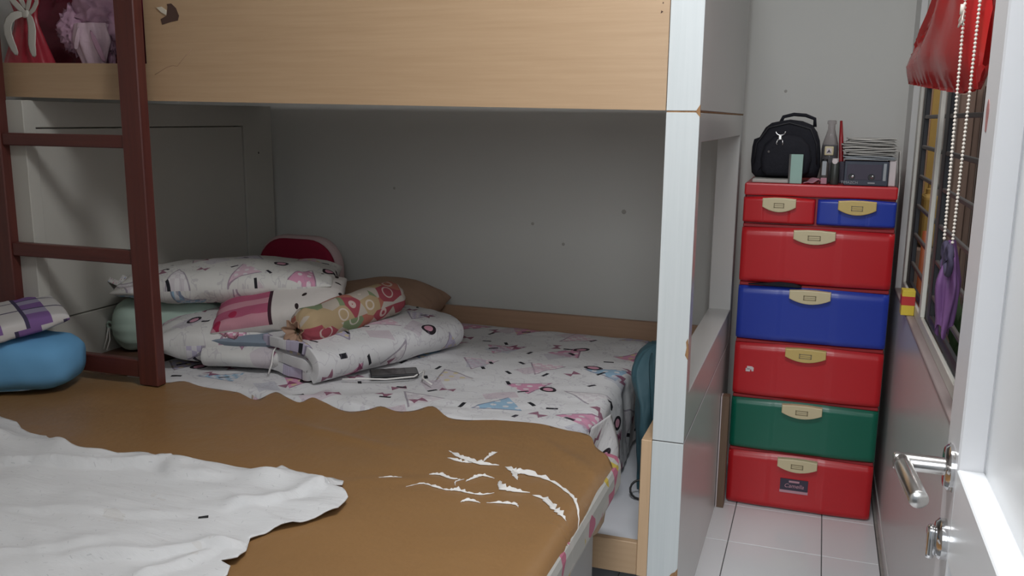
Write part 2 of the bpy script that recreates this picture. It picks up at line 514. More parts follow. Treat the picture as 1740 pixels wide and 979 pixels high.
# plaid: purple, white and navy squares
g = G('plaid_cotton', 0.85, 0.2)
uv = g.sep(g.tc.outputs['UV'])
u = g.math('FRACT', g.math('MULTIPLY', uv[0], 7.5)); v = g.math('FRACT', g.math('MULTIPLY', uv[1], 7.5))
a = g.lt(u, 0.5); b = g.lt(v, 0.5)
col = g.mix(a, (0.56, 0.54, 0.53), (0.33, 0.30, 0.42))
col = g.mix(g.AND(a, b), col, (0.20, 0.11, 0.29))
ln = g.math('MAXIMUM', g.lt(g.math('ABSOLUTE', g.math('SUBTRACT', u, 0.5)), 0.04), g.lt(g.math('ABSOLUTE', g.math('SUBTRACT', v, 0.5)), 0.04))
col = g.mix(ln, col, (0.06, 0.05, 0.10))
g.color(col)
M['plaid'] = g.m
# pink and cream cushion: striped half and plain half with dark oval dots
g = G('pink_and_cream_cotton', 0.85, 0.2)
uvs = g.tc.outputs['UV']; uv = g.sep(uvs)
st = g.math('FRACT', g.math('MULTIPLY', uv[1], 14.0))
pk = g.mix(g.lt(st, 0.45), (0.40, 0.10, 0.17), (0.52, 0.25, 0.30))
x, y, r = g.cell(uvs, 16.0, 4.0, 0.5)
hrt = g.AND(g.lt(g.math('ADD', g.math('POWER', x, 2.0), g.math('POWER', y, 2.0)), 0.055), g.lt(r[2], 0.35), g.lt(uv[0], -0.10))
pk = g.mix(hrt, pk, (0.38, 0.03, 0.08))
x, y, r = g.cell(uvs, 17.0, 1.3, 0.6, 0.6)
ov = g.AND(g.lt(g.math('ADD', g.math('POWER', g.math('MULTIPLY', x, 1.7), 2.0), g.math('POWER', y, 2.0)), 0.035), g.lt(r[2], 0.5))
cr = g.mix(ov, (0.60, 0.56, 0.53), (0.03, 0.02, 0.02))
col = g.mix(g.lt(uv[0], -0.02), cr, pk)
sm = g.lt(g.math('ABSOLUTE', g.math('ADD', uv[0], 0.02)), 0.006)
g.color(g.mix(sm, col, (0.05, 0.02, 0.03)))
g.bump(g.noise(uvs, 18, 4), 0.2, 0.02)
M['pinkcream'] = g.m
# bolster with large red, orange and green blotches
g = G('orange_blotch_cotton', 0.85, 0.2)
uvs = g.tc.outputs['UV']
vr = g.t.nodes.new('ShaderNodeTexVoronoi'); vr.inputs['Scale'].default_value = 15.0
g.put(vr.inputs['Vector'], uvs)
c = g.ramp(g.sep(vr.outputs['Color'])[0], [(0.0, (0.46, 0.40, 0.34)), (0.22, (0.40, 0.15, 0.11)), (0.36, (0.42, 0.31, 0.18)), (0.52, (0.50, 0.45, 0.40)), (0.72, (0.33, 0.07, 0.09)), (0.88, (0.20, 0.25, 0.14))])
c.node.color_ramp.interpolation = 'CONSTANT'
ring = g.lt(g.math('ABSOLUTE', g.math('SUBTRACT', vr.outputs['Distance'], 0.32)), 0.04)
g.color(g.mix(g.math('MULTIPLY', ring, 0.7), c, (0.64, 0.56, 0.50)))
M['blotch'] = g.m
# translucent plastics and tulle
def translucent(name, c, trans, rough=0.3, var=0.15, scale=10, bmp=0.5):
    g = G(name, rough, 0.5)
    f = g.noise(g.tc.outputs['Object'], scale, 4)
    col = g.mix(f, tuple(min(1, k * (1 + var)) for k in c), tuple(k * (1 - var) for k in c))
    g.color(col)
    t = g.t.nodes.new('ShaderNodeBsdfTranslucent'); g.put(t.inputs['Color'], col)
    m = g.t.nodes.new('ShaderNodeMixShader'); m.inputs[0].default_value = trans
    g.put(m.inputs[1], g.b.outputs[0]); g.put(m.inputs[2], t.outputs[0])
    g.put(g.t.nodes['Material Output'].inputs['Surface'], m.outputs[0])
    g.bump(g.noise(g.tc.outputs['Object'], 14, 4, 0.55), bmp, 0.02)
    return g.m
M['redplastic'] = translucent('red_carrier_plastic', (0.62, 0.03, 0.03), 0.30, 0.14, 0.12, 4, 0.05)
M['tulle'] = translucent('pink_tulle', (0.72, 0.44, 0.60), 0.25, 0.5)
M['pinkpaper'] = translucent('pale_pink_paper', (0.80, 0.60, 0.70), 0.15, 0.4)
g = G('bottle_glass', 0.08, 0.5)
g.color((0.62, 0.58, 0.58)); g.b.inputs['Transmission Weight'].default_value = 0.85; g.b.inputs['IOR'].default_value = 1.2
M['glass'] = g.m
g = G('window_pane_glass', 0.05, 0.5)
g.color((0.9, 0.92, 0.92)); g.b.inputs['Transmission Weight'].default_value = 1.0; g.b.inputs['IOR'].default_value = 1.02
M['pane'] = g.m

# ------------------------------------------------------------------ the room
WALL_SPOTS = [(-1.151, 0.954, 0.007), (-1.013, 0.873, 0.007), (-0.757, 1.022, 0.010), (-1.805, 1.082, 0.006), (-0.149, 1.509, 0.006)]
XR = 0.281       # right wall face
YB = 3.62        # back wall face
XL = -2.95
YF = 0.26
def struct(o): o['kind'] = 'structure'; return o

fl = struct(box('floor', XL - 0.1, 1.5, -1.6, 5.5, -0.06, -0.006, M['grout'], bevel=0))
cols = [-1.409, -1.109, -0.809, -0.509, -0.209, 0.091, 0.267]
tile_cache = {}
for i in range(len(cols) - 1):
    for j in range(-9, 3):
        y0 = 2.89 + 0.3 * j
        y1 = min(y0 + 0.3, YB)
        if i < 2 and j > -3: continue
        w, h = cols[i + 1] - cols[i] - 0.003, y1 - y0 - 0.003
        key = (round(w, 3), round(h, 3))
        if key not in tile_cache:
            bm = bmesh.new(); add_box(bm, 0, w, 0, h, -0.012, 0.0, 0.0012)
            me = bpy.data.meshes.new('tile'); bm.to_mesh(me); bm.free(); me.materials.append(M['tile'])
            tile_cache[key] = me
        o = bpy.data.objects.new('tile', tile_cache[key]); COL.objects.link(o)
        o.parent = fl
        o.location = (cols[i] + 0.0015, y0 + 0.0015, rnd.uniform(-0.0004, 0.0))
bx = box('trim_1', 0.2685, XR + 0.01, 0.3, YB, -0.006, 0.0, flat('dirty_grout_strip', (0.30, 0.28, 0.26), 0.8, 0.3, 0.3, 20), bevel=0)
struct(bx)

wbk = struct(box('wall_back', XL - 0.1, XR + 0.03, YB, YB + 0.1, -0.006, 2.72, M['wall'], bevel=0))
for x, z, r in WALL_SPOTS:
    lathe('scuff', [(r, 0), (r * 0.8, -0.0008)], (x, YB, z), M['scuff'], wbk, 9, 'y')
struct(box('wall_left', XL - 0.1, XL, YF, YB, -0.006, 2.72, M['wall'], bevel=0))
struct(box('ceiling', XL - 0.1, XR + 0.12, YF - 0.1, YB, 2.72, 2.80, M['ceil'], bevel=0))
struct(boxes('wall_front', [(XL - 0.1, -0.46, YF - 0.1, YF, -0.006, 2.72), (0.225, XR + 0.12, YF - 0.1, YF, -0.006, 2.72), (-0.46, 0.225, YF - 0.1, YF, 2.35, 2.72)], M['wall'], bevel=0))
# right wall with its window opening (y 1.60-3.00, z 0.815-2.05)
WY0, WY1, WZ0, WZ1 = 1.55, 3.42, 0.815, 2.05
WT = 0.030
struct(boxes('wall_right', [(XR, XR + WT, YF, WY0, 0.0, 2.72), (XR, XR + WT, WY1, YB, 0.0, 2.72), (XR, XR + WT, WY0, WY1, 0.0, WZ0 - 0.012), (XR, XR + WT, WY0, WY1, WZ1, 2.72)], M['wall_gloss'], bevel=0))
# skirting crumbs of paint at the foot of the wall
wb = struct(box('baseboard_right', XR - 0.004, XR, 0.3, YB, 0.0, 0.05, M['wall_gloss'], bevel=0.001))

# window: frame, mullion, sash bars, grille
win = bpy.data.objects.new('window_1', None); COL.objects.link(win); struct(win)
win.location = (XR, 2.3, WZ0)
box('sill', XR - 0.002, XR + 0.030, WY0, WY1, WZ0 - 0.012, WZ0, M['sill'], win, label='dusty mauve window sill')
FX0, FX1 = 0.300, 0.310
for nm, b in (('frame_rail', (FX0, FX1, WY0, WY1, WZ0, WZ0 + 0.033)), ('frame_rail', (FX0, FX1, WY0, WY1, WZ1 - 0.04, WZ1)),
              ('frame_stile', (FX0, FX1, WY0, WY0 + 0.05, WZ0 + 0.033, WZ1 - 0.04)), ('frame_stile', (FX0, FX1, WY1 - 0.06, WY1, WZ0 + 0.033, WZ1 - 0.04)),
              ('mullion', (FX0 - 0.002, FX1, 2.74, 2.79, WZ0 + 0.033, WZ1 - 0.04))):
    box(nm, *b, M['frame_white'], win, 0.002)
# black iron grille set just behind the frame, no panes in it
gx0, gx1 = 0.3115, 0.3235
gr = thing('window_grille', 'black iron grille of crossbars behind the white window frame', 'grille', (gx0, 2.3, WZ0))
for y, w in ((2.655, 0.08), (3.29, 0.07), (1.60, 0.03)):
    box('upright', gx0, gx1 + 0.003, y, y + w, WZ0 - 0.02, WZ1 + 0.02, M['iron'], gr, 0.002)
box('bottom_rail', gx0, gx1, 1.63, 2.655, WZ0 + 0.030, WZ0 + 0.060, M['iron'], gr, 0.002)
box('bottom_rail', gx0, gx1, 2.735, 3.29, WZ0 + 0.030, WZ0 + 0.050, M['iron'], gr, 0.002)
for k in range(11):
    z = 0.92 + 0.098 * k
    box('crossbar', gx0 + 0.001, gx1 - 0.001, 1.63, 2.66, z, z + 0.012, M['iron_grey'], gr, 0.002)
    box('crossbar', gx0 + 0.001, gx1 - 0.001, 2.73, 3.30, z, z + 0.012, M['iron_grey'], gr, 0.002)

# what stands in the yard beyond the window
yw = flat('yard_wall', (0.36, 0.31, 0.28), 0.9, 0.3, 0.15, 3)
struct(box('wall_outer', 1.32, 1.42, 0.3, 5.5, 0.0, 2.4, yw, bevel=0))
struct(box('wall_yard', 0.315, 1.32, 5.3, 5.4, 0.0, 2.4, yw, bevel=0))
struct(box('wall_passage', 0.24, 0.32, YB + 0.1, 5.3, 0.0, 2.4, yw, bevel=0))
t = thing('cardboard_stack', 'brown ribbed cardboard sheets standing in the yard behind the near half of window', 'cardboard', (0.55, 3.6, 0))
for k in range(9):
    x = 0.452 + 0.026 * k
    box('sheet', x, x + 0.023, 3.58 + 0.012 * (k % 3), 3.62 + 0.012 * (k % 3), 0.0, 1.50 + 0.03 * ((k * 7) % 4), M['cardboard'], t, 0.003)
t = thing('ochre_board', 'upright ochre plank seen through the far half of window', 'plank', (0.47, 4.5, 0))
box('board', 0.452, 0.490, 4.50, 4.53, 0.0, 1.72, M['ochre'], t)
box('batten', 0.440, 0.452, 4.49, 4.53, 0.0, 1.60, M['backwood'], t)
t = thing('yellow_jerrycan', 'dull yellow can behind the lower bars of the far half of window', 'can', (0.47, 4.30, 0.86))
tag(box('yard_crate', 0.40, 0.60, 4.18, 4.46, -0.006, 0.86, M['cardboard'], None, 0.006), 'low brown crate under the yellow can outside the window', 'crate')
box('can_body', 0.428, 0.492, 4.22, 4.40, 0.86, 1.09, M['ochre'], t, 0.02, 3)
lathe('can_neck', [(0.02, 0), (0.02, 0.03), (0.014, 0.035), (0.014, 0.055)], (0.462, 4.31, 1.08), M['ochre'], t, 12)
tag(tube('orange_handle', [(0.405, 3.95, 0.0), (0.408, 3.93, 0.50), (0.414, 3.90, 0.97)], 0.012, M['orange'], None, 8), 'orange broom handle leaning outside behind the far half of window', 'handle')
t = thing('potted_plant', 'dark leafy plant in the yard low behind the near half of window', 'plant', (0.46, 3.05, 0))
lathe('pot', [(0.05, 0), (0.06, 0.0), (0.075, 0.16), (0.068, 0.16), (0.06, 0.15)], (0.450, 3.05, 0.50), M['trundle'], t, 16)
box('stand', 0.37, 0.53, 2.97, 3.13, -0.006, 0.50, M['cardboard'], t)
for k in range(26):
    a = k * 2.4; L = 0.14 + 0.04 * (k % 5); b0 = Vector((0.450, 3.05, 0.65))
    d = Vector((math.cos(a) * 0.25, math.sin(a) * 0.7, 1.0 + 0.2 * (k % 3))).normalized()
    sdv = d.cross(Vector((0, 1, 0))).normalized() * (0.013 + 0.004 * (k % 3))
    bm = bmesh.new()
    P = [b0, b0 + d * L * 0.45 + sdv, b0 + d * L + Vector((0, 0, -0.02)), b0 + d * L * 0.45 - sdv]
    q = [bm.verts.new(p) for p in P]; bm.faces.new((q[0], q[1], q[2])); bm.faces.new((q[0], q[2], q[3]))
    o = from_bm('leaf', bm, M['leaf'], t)
    sm = o.modifiers.new('thickness', 'SOLIDIFY'); sm.thickness = 0.0015
t = thing('white_bottle', 'white plastic bottle standing outside low behind the near half of window', 'bottle', (0.40, 2.55, 0.60))
tag(box('yard_block', 0.36, 0.48, 2.45, 2.68, -0.006, 0.60, M['pages'], None, 0.004), 'pale block under the white bottle outside the window', 'block')
lathe('bottle_body', [(0.022, 0), (0.024, 0.004), (0.024, 0.16), (0.012, 0.20), (0.012, 0.24)], (0.398, 2.55, 0.60), M['white_pl'], t, 14)

# ------------------------------------------------------------------ door, open against the right wall
DX = 0.160
door = bpy.data.objects.new('door_1', None); COL.objects.link(door); struct(door)
door.location = (DX + 0.02, 0.28, 0.0)
dy0, dy1 = 0.28, 1.085
Rz = 1.036
box('door_core', DX + 0.027, DX + 0.037, dy0, dy1, 0.012, 2.04, M['door'], door, 0.001)
box('stile', DX, DX + 0.027, 1.005, dy1, 0.012, 2.04, M['door_edge'], door, 0.002, label='latch side door stile')
box('stile', DX, DX + 0.027, dy0, dy0 + 0.09, 0.012, 2.04, M['door'], door, 0.002)
box('rail', DX, DX + 0.027, dy0 + 0.09, 1.005, 0.93, Rz, M['door'], door, 0.0015)
box('rail', DX, DX + 0.027, dy0 + 0.09, 1.005, 1.94, 2.04, M['door'], door, 0.0015)
box('rail', DX, DX + 0.027, dy0 + 0.09, 1.005, 0.012, 0.16, M['door'], door, 0.0015)
# lever handle
hd = box('handle_backing', DX - 0.0015, DX, 1.020, 1.060, 1.003, 1.047, M['steel'], door, 0.0005, label='steel lever handle')
lathe('rosette', [(0.0255, 0), (0.0255, -0.004), (0.022, -0.0075), (0.012, -0.0085)], (DX, 1.040, 1.025), M['chrome'], hd, 28, 'x')
lathe('stem', [(0.0098, 0.0), (0.0098, -0.054), (0.0085, -0.056)], (DX - 0.004, 1.040, 1.025), M['steel'], hd, 20, 'x')
tube('lever', [(0.1085, 1.040, 1.025), (0.1095, 1.02, 1.025), (0.117, 0.935, 1.0245), (0.1172, 0.933, 1.0245)], [0.0095, 0.0098, 0.0098, 0.0088], M['steel'], hd, 20)
lk = lathe('lock', [(0.023, 0), (0.023, -0.006), (0.019, -0.010), (0.010, -0.011)], (DX, 1.032, 0.943), M['chrome'], door, 24, 'x', label='chrome thumb turn lock')
plate('thumb_turn', rr2(0.015, 0.040, 0.007, 1.032, 0.938), DX - 0.019, DX - 0.010, M['chrome'], lk, 0.003, 2, plane='yz', smooth=True)
tag(plate('red_stain', [(1.058 + 0.007 * math.cos(a) * (1 + 0.2 * math.sin(3 * a)), 1.407 + 0.017 * math.sin(a)) for a in [k * PI / 8 for k in range(16)]], DX - 0.0006, DX + 0.001, M['stain'], door, plane='yz'), 'dried red stain on the stile')

# ------------------------------------------------------------------ bunk bed
bed = thing('bunk_bed', 'white and beech bunk bed with boarded ends filling the left of the room', 'bunk bed', (-1.33, 2.8, 0))
PX0, PX1 = -0.363, -0.283        # right end boards
BY0, BY1 = 2.190, 3.42
Z1, Z2, Z3 = 0.584, 1.418, 1.95
box('end_base', PX0, PX1, BY0 + 0.0015, BY1, 0.0, Z1 - 0.0015, M['grey_lam'], bed, 0.002)
ef = bmesh.new()
add_box(ef, PX0, PX1, BY0 + 0.0015, BY0 + 0.055, Z1 + 0.0015, Z2 - 0.002, 0.002)
add_box(ef, PX0, PX1, 3.335, BY1, Z1 + 0.0015, Z2 - 0.002, 0.002)
add_box(ef, PX0 + 0.0005, PX1 - 0.0005, BY0 + 0.05, 3.34, Z1 + 0.0015, 0.705, 0.0015)
add_box(ef, PX0 + 0.0005, PX1 - 0.0005, BY0 + 0.05, 3.34, 1.345, Z2 - 0.002, 0.0015)
from_bm('end_frame', ef, M['grey_lam'], bed, label='open end frame')
box('upper_end', PX0, PX1, BY0 + 0.0015, BY1, Z2 + 0.002, Z3, M['grey_lam'], bed, 0.002)
for z0, z1 in ((0.0, Z1 - 0.0015), (Z1 + 0.0015, Z2 - 0.002), (Z2 + 0.002, Z3)):
    box('edge_band', PX0, PX1, BY0, BY0 + 0.002, z0, z1, M['white_lam'], bed, 0.0008, label='white edge band')
# brown joints and broken corners on the front edge
box('joint', PX0 + 0.001, PX1 - 0.001, BY0 + 0.002, BY1 - 0.004, Z2 - 0.002, Z2 + 0.002, M['chip'], bed, 0)
box('joint', PX0 + 0.001, PX1 - 0.001, BY0 + 0.004, BY1 - 0.004, Z1 - 0.0016, Z1 + 0.0016, M['iron_grey'], bed, 0)
def chip(pts):
    plate('chipped_corner', pts, BY0 - 0.0008, BY0 + 0.004, M['chip'], bed)
chip([(-0.293, 1.418), (-0.2825, 1.435), (-0.2815, 1.405), (-0.288, 1.412)])
chip([(-0.2845, 0.862), (-0.289, 0.852), (-0.287, 0.838), (-0.290, 0.818), (-0.2825, 0.806), (-0.2815, 0.83)])
chip([(-0.2825, 0.238), (-0.289, 0.228), (-0.298, 0.222), (-0.306, 0.209), (-0.2825, 0.19)])
# left end: frame with a recessed board
LX0, LX1 = -2.42, -2.34
lf = bmesh.new()
add_box(lf, LX0, LX1, 2.155, 2.20, 0.0, 1.436, 0.002)
add_box(lf, LX0, LX1, 3.275, 3.48, 0.0, 1.436, 0.002)
add_box(lf, LX0 + 0.001, LX1 - 0.001, 2.195, 3.28, 1.352, 1.435, 0.002)
add_box(lf, LX0 + 0.001, LX1 - 0.001, 2.195, 3.28, 0.30, 0.727, 0.002)
from_bm('left_frame', lf, M['inner_board'], bed)
box('left_board', LX0 + 0.03, LX1 - 0.006, 2.204, 3.270, 0.731, 1.348, M['inner_board'], bed, 0.001)
box('left_backing', LX0 + 0.02, LX0 + 0.03, 2.19, 3.285, 0.72, 1.36, M['inner_board'], bed, 0)
lathe('screw_hole', [(0.005, 0), (0.003, 0.001)], (LX1, 3.375, 1.235), M['black'], bed, 10, 'x')
# upper deck and guard panel with the ladder gap
box('upper_deck', -2.64, PX0, 2.204, BY1, 1.458, 1.527, M['inner_board'], bed, 0.001)
gp = plate('guard_panel', [(-2.44, 1.447), (-1.9, 1.4365), (PX0 - 0.001, 1.4205), (PX0 - 0.001, 1.93), (-1.885, 1.93), (-1.885, 1.5425), (-2.44, 1.550)], 2.185, 2.203, M['beech'], bed)
plate('torn_patch', [(-1.8, 1.707), (-1.785, 1.708), (-1.77, 1.695), (-1.761, 1.674), (-1.766, 1.661), (-1.789, 1.658), (-1.82, 1.651), (-1.825, 1.666), (-1.804, 1.675), (-1.798, 1.699)], 2.1835, 2.190, M['dark_tear'], gp)
plate('peeled_skin', [(-1.835, 1.698), (-1.819, 1.7), (-1.803, 1.69), (-1.804, 1.677), (-1.82, 1.685)], 2.181, 2.186, M['pale_tear'], gp)
ck = [(-1.858, 1.511), (-1.841, 1.519), (-1.817, 1.531), (-1.792, 1.537), (-1.778, 1.534), (-1.756, 1.555), (-1.725, 1.581)]
tube('crack', [(x, 2.1855, z) for x, z in ck], 0.0012, M['backwood'], gp, 5)
plate('nail_hole', [(-0.384, 1.652), (-0.379, 1.649), (-0.385, 1.645)], 2.1843, 2.187, M['dark_tear'], gp)
plate('nail_hole', [(-0.381, 1.671), (-0.378, 1.669), (-0.382, 1.667)], 2.1843, 2.187, M['dark_tear'], gp)
box('back_board', LX1, PX0, 3.395, 3.42, 0.27, 0.617, M['backwood'], bed, 0.002)
box('side_board', -0.391, PX0 - 0.0005, BY0 - 0.002, 3.395, 0.20, Z1 - 0.001, M['beech_v'], bed, 0.0015)
box('front_rail', LX1, -0.391, BY0, BY0 + 0.022, 0.20, 0.292, M['beech'], bed, 0.002)
box('base_board', LX1, -0.391, BY0 + 0.022, 3.395, 0.245, 0.268, M['white_board'], bed, 0)
box('head_shelf', LX1, -2.135, BY0 + 0.002, 3.39, 0.545, 0.572, M['deck_brown'], bed, 0.002, label='dark brown board at the left end')
box('shelf_support', LX1, -2.14, BY0 + 0.03, 3.39, 0.27, 0.545, M['deck_brown'], bed, 0.002)

# ladder hooked on the upper rail
lad = thing('ladder', 'dark mahogany bunk ladder hooked on the upper bunk rail', 'ladder', (-2.18, 2.15, 0.575))
box('rail', -1.937, -1.866, 2.122, 2.160, 0.579, 1.93, M['mahog'], lad, 0.003)
box('rail', -2.478, -2.405, 2.122, 2.160, 0.579, 1.93, M['mahog'], lad, 0.003)
for z0, z1 in ((1.298, 1.336), (0.952, 0.994), (0.600, 0.655)):
    box('rung', -2.405, -1.937, 2.128, 2.156, z0, z1, M['mahog_h'], lad, 0.003)

# gifts on the upper bunk
# red gift pouch with ivory bow
t = thing('red_gift_pouch', 'red foil gift pouch tied with an ivory satin bow on upper bunk', 'gift', (-2.435, 2.29, 1.527))
cx, cy = -2.435, 2.29
def pouch(u, v):
    z = 1.529 + v * 0.42
    prof = [(0, 0.108), (0.06, 0.100), (0.2, 0.072), (0.34, 0.046), (0.42, 0.040), (0.52, 0.055), (0.75, 0.09), (1, 0.11)]
    for (a, ra), (b, rb) in zip(prof, prof[1:]):
        if a <= v <= b + 1e-9: r = ra + (rb - ra) * (v - a) / (b - a)
    a = 2 * PI * u
    k = 1 + 0.10 * math.sin(9 * a) * (0.3 + v) 
    return (cx + r * math.cos(a) * k * 0.92, cy + r * math.sin(a) * k * 0.55, z), (u, v)
o = surf('pouch', 54, 20, pouch, M['redbag'], t)
bm = bmesh.new()
def ribbon(bm, pts, w, nrm=(0, -1, 0)):
    pts = [Vector(p) for p in pts]
    prev = None
    for i, p in enumerate(pts):
        d = (pts[min(i + 1, len(pts) - 1)] - pts[max(i - 1, 0)]).normalized()
        s = d.cross(Vector(nrm)).normalized() * (w if not isinstance(w, (list, tuple)) else w[i]) * 0.5
        q = (bm.verts.new(p + s), bm.verts.new(p - s))
        if prev: bm.faces.new((prev[0], prev[1], q[1], q[0]))
        prev = q
def ribbon_obj(name, pts, w, mat, parent, nrm=(0, -1, 0), thick=0.0008, sub=1, label=None):
    bm = bmesh.new(); ribbon(bm, pts, w, nrm)
    o = from_bm(name, bm, mat, parent, True, label)
    s = o.modifiers.new('thickness', 'SOLIDIFY'); s.thickness = thick
    if sub:
        q = o.modifiers.new('smooth', 'SUBSURF'); q.levels = sub; q.render_levels = sub
    return o
ry = cy - 0.040
cx = cx + 0.048
kz = 1.700
ribbon_obj('ribbon_tail', [(cx + 0.006, ry - 0.010, kz), (cx - 0.0350, ry - 0.026, kz + 0.0000), (cx - 0.0625, ry - 0.03, kz - 0.0364), (cx - 0.0525, ry - 0.026, kz - 0.0845), (cx - 0.0250, ry - 0.026, kz - 0.1300)], [0.017, 0.036, 0.042, 0.034, 0.025], M['ivory_ribbon'], t)
ribbon_obj('ribbon_tail', [(cx + 0.008, ry - 0.010, kz), (cx + 0.0325, ry - 0.022, kz - 0.0156), (cx + 0.0450, ry - 0.028, kz - 0.0520), (cx + 0.0300, ry - 0.026, kz - 0.0936), (cx + 0.0425, ry - 0.026, kz - 0.1365)], [0.017, 0.034, 0.039, 0.034, 0.025], M['ivory_ribbon'], t)
ribbon_obj('ribbon_loop', [(cx + 0.006, ry - 0.010, kz), (cx - 0.0375, ry - 0.02, kz + 0.0390), (cx - 0.0688, ry - 0.018, kz + 0.0845), (cx - 0.0250, ry - 0.012, kz + 0.0780), (cx + 0.0075, ry - 0.008, kz + 0.0052)], 0.024, M['ivory_ribbon'], t)
ribbon_obj('ribbon_loop', [(cx + 0.006, ry - 0.010, kz), (cx + 0.0375, ry - 0.02, kz + 0.0520), (cx + 0.0625, ry - 0.018, kz + 0.0910), (cx + 0.0625, ry - 0.014, kz + 0.0260), (cx + 0.0100, ry - 0.008, kz - 0.0026)], 0.022, M['ivory_ribbon'], t)
box('ribbon_knot', cx - 0.006, cx + 0.018, ry - 0.018, ry - 0.002, kz - 0.012, kz + 0.012, M['ivory_ribbon'], t, 0.005, 2)

# pink tulle bouquet wrap
t = thing('tulle_bouquet', 'bouquet wrapped in pink tulle and pale paper beside the ladder on upper bunk', 'bouquet', (-2.19, 2.31, 1.527))
bx0, by0 = -2.19, 2.31
def crum(cx, cy, cz, rx, ry, rz, amp, seed, freq=4.0):
    def fn(u, v):
        a = 2 * PI * u; b = PI * (v - 0.5)
        d = Vector((math.cos(b) * math.cos(a), math.cos(b) * math.sin(a), math.sin(b)))
        k = 1 + amp * (ridge(d.x * freq + seed, d.y * freq, d.z * freq) - 0.5) + amp * 0.5 * ns(d.x * freq * 3 + seed, d.y * freq * 3, d.z * freq * 3)
        z = cz + rz * d.z * k
        return (cx + rx * d.x * k, cy + ry * d.y * k, max(z, 1.5285)), (u, v)
    return fn
surf('tulle', 48, 32, crum(bx0 + 0.030, by0 + 0.02, 1.705, 0.100, 0.060, 0.125, 0.42, 3.0, 5.0), M['tulle'], t)
surf('tulle', 36, 24, crum(bx0 - 0.060, by0 - 0.005, 1.655, 0.052, 0.045, 0.065, 0.45, 9.0, 5.0), M['tulle'], t)
def cone(u, v):
    a = 2 * PI * u; z = 1.529 + v * 0.14
    r = (0.026 + 0.030 * min(1, v * 1.5) - 0.02 * max(0, v - 0.6)) * (1 + 0.13 * math.sin(7 * a + 3 * v))
    return (bx0 + 0.036 + 1.15 * r * math.cos(a), by0 - 0.045 + 0.6 * r * math.sin(a), z), (u, v)
surf('paper_wrap', 42, 14, cone, M['pinkpaper'], t)
ribbon_obj('paper_fold', [(bx0 + 0.000, by0 - 0.078, 1.585), (bx0 + 0.012, by0 - 0.083, 1.62), (bx0 + 0.025, by0 - 0.08, 1.66)], [0.020, 0.022, 0.012], M['pinkpaper'], t)
ribbon_obj('paper_fold', [(bx0 + 0.105, by0 - 0.07, 1.545), (bx0 + 0.09, by0 - 0.085, 1.60), (bx0 + 0.062, by0 - 0.08, 1.65)], [0.016, 0.026, 0.012], M['tulle'], t)
# dark red bag behind them, made bigger to stand in for the dark interior
t = thing('dark_red_bag', 'dark red crumpled bag enlarged to darken the space behind the two gifts on upper bunk', 'bag', (-2.36, 2.64, 1.527))
surf('bag_body', 44, 28, crum(-2.36, 2.64, 1.70, 0.36, 0.20, 0.25, 0.25, 21.0, 3.0), M['darkred'], t)
ribbon_obj('bag_strap', [(-2.52, 2.50, 1.83), (-2.46, 2.49, 1.92), (-2.32, 2.49, 1.93), (-2.24, 2.50, 1.84)], 0.02, M['darkred'], t)

# ------------------------------------------------------------------ lower bed: printed mattress
mt = thing('printed_mattress', 'thick mattress in a white sheet printed with flags inside lower bunk', 'mattress', (-1.34, 2.78, 0.268))
mx0, mx1, my0, my1, mz0, mz1 = -2.13, -0.560, 2.215, 3.385, 0.270, 0.556
def mattress(u, v):
    # u: across from left over the top to the right drop, v: front drop to back
    W = mx1 - mx0; D = my1 - my0; H = 0.24; R = 0.045
    def prof(s, lo, hi):
        # s is arclength from lo edge start of drop; returns pos, drop
        T = H + (hi - lo) + H
        q = s * T
        if q < H: return lo + 0.0, H - q, -1
        if q > H + (hi - lo): return hi, q - H - (hi - lo), 1
        return lo + q - H, 0.0, 0
    x, dx, sx = prof(u, mx0, mx1)
    y, dy, sy = prof(v, my0, my1)
    z = mz1
    # rounding
    def rnd_in(p, lo, hi):
        k = 0.0
        if p - lo < R: k += R - math.sqrt(max(0, R * R - (R - (p - lo)) ** 2))
        if hi - p < R: k += R - math.sqrt(max(0, R * R - (R - (hi - p)) ** 2))
        return k
    z -= rnd_in(x, mx0, mx1) * 0.6 + rnd_in(y, my0, my1) * 0.6
    z -= max(dx, dy)
    wr = 0.0
    if dx == 0 and dy == 0:
        wr = 0.005 * ns(x * 5, y * 5) + 0.004 * ns(x * 12, y * 17, 3)
        edge = max(0.0, 1 - (y - my0) / 0.30)
        wr += 0.012 * edge * ridge(x * 3.5 + y * 6, y * 9 - x * 3, 5) 
        ex = max(0.0, 1 - (mx1 - x) / 0.18)
        wr += 0.010 * ex * ns(x * 9, y * 11, 8)
    else:
        amp = 0.018
        o = amp * ns(x * 7, y * 8, z * 6) + 0.008 * ns(y * 22, x * 20, 2)
        if dx > 0: x += sx * (o + 0.01 * min(1, dx * 8))
        if dy > 0: y += sy * (max(o, -0.005) if sy < 0 else 0)
    return (x, y, z + wr), (x + sx * dx, y + sy * dy)
sh = surf('fitted_sheet', 110, 90, mattress, M['print'], mt)
box('mattress_core', mx0 + 0.03, mx1 - 0.03, my0 + 0.03, my1 - 0.03, mz0, mz1 - 0.05, M['white_pl'], mt, 0.02)
# loose corner of the sheet hanging at the front right
def drape(u, v):
    p = Vector((mx1 - 0.065 + 0.085 * u, my0 - 0.02 + 0.30 * u * u, 0.548))
    d = 0.235 * v * (0.72 + 0.22 * math.sin(u * 5))
    out = 0.028 * math.sin(u * 13 + v * 2) * v + 0.035 * v * (1 - 0.4 * v)
    return (p.x + out * 0.8, p.y - out * 0.5, p.z - d - 0.012 * u), (p.x + u * 0.3, p.y + v * 0.25)
o = surf('loose_corner', 36, 20, drape, M['print'], mt)
s_ = o.modifiers.new('thickness', 'SOLIDIFY'); s_.thickness = 0.002

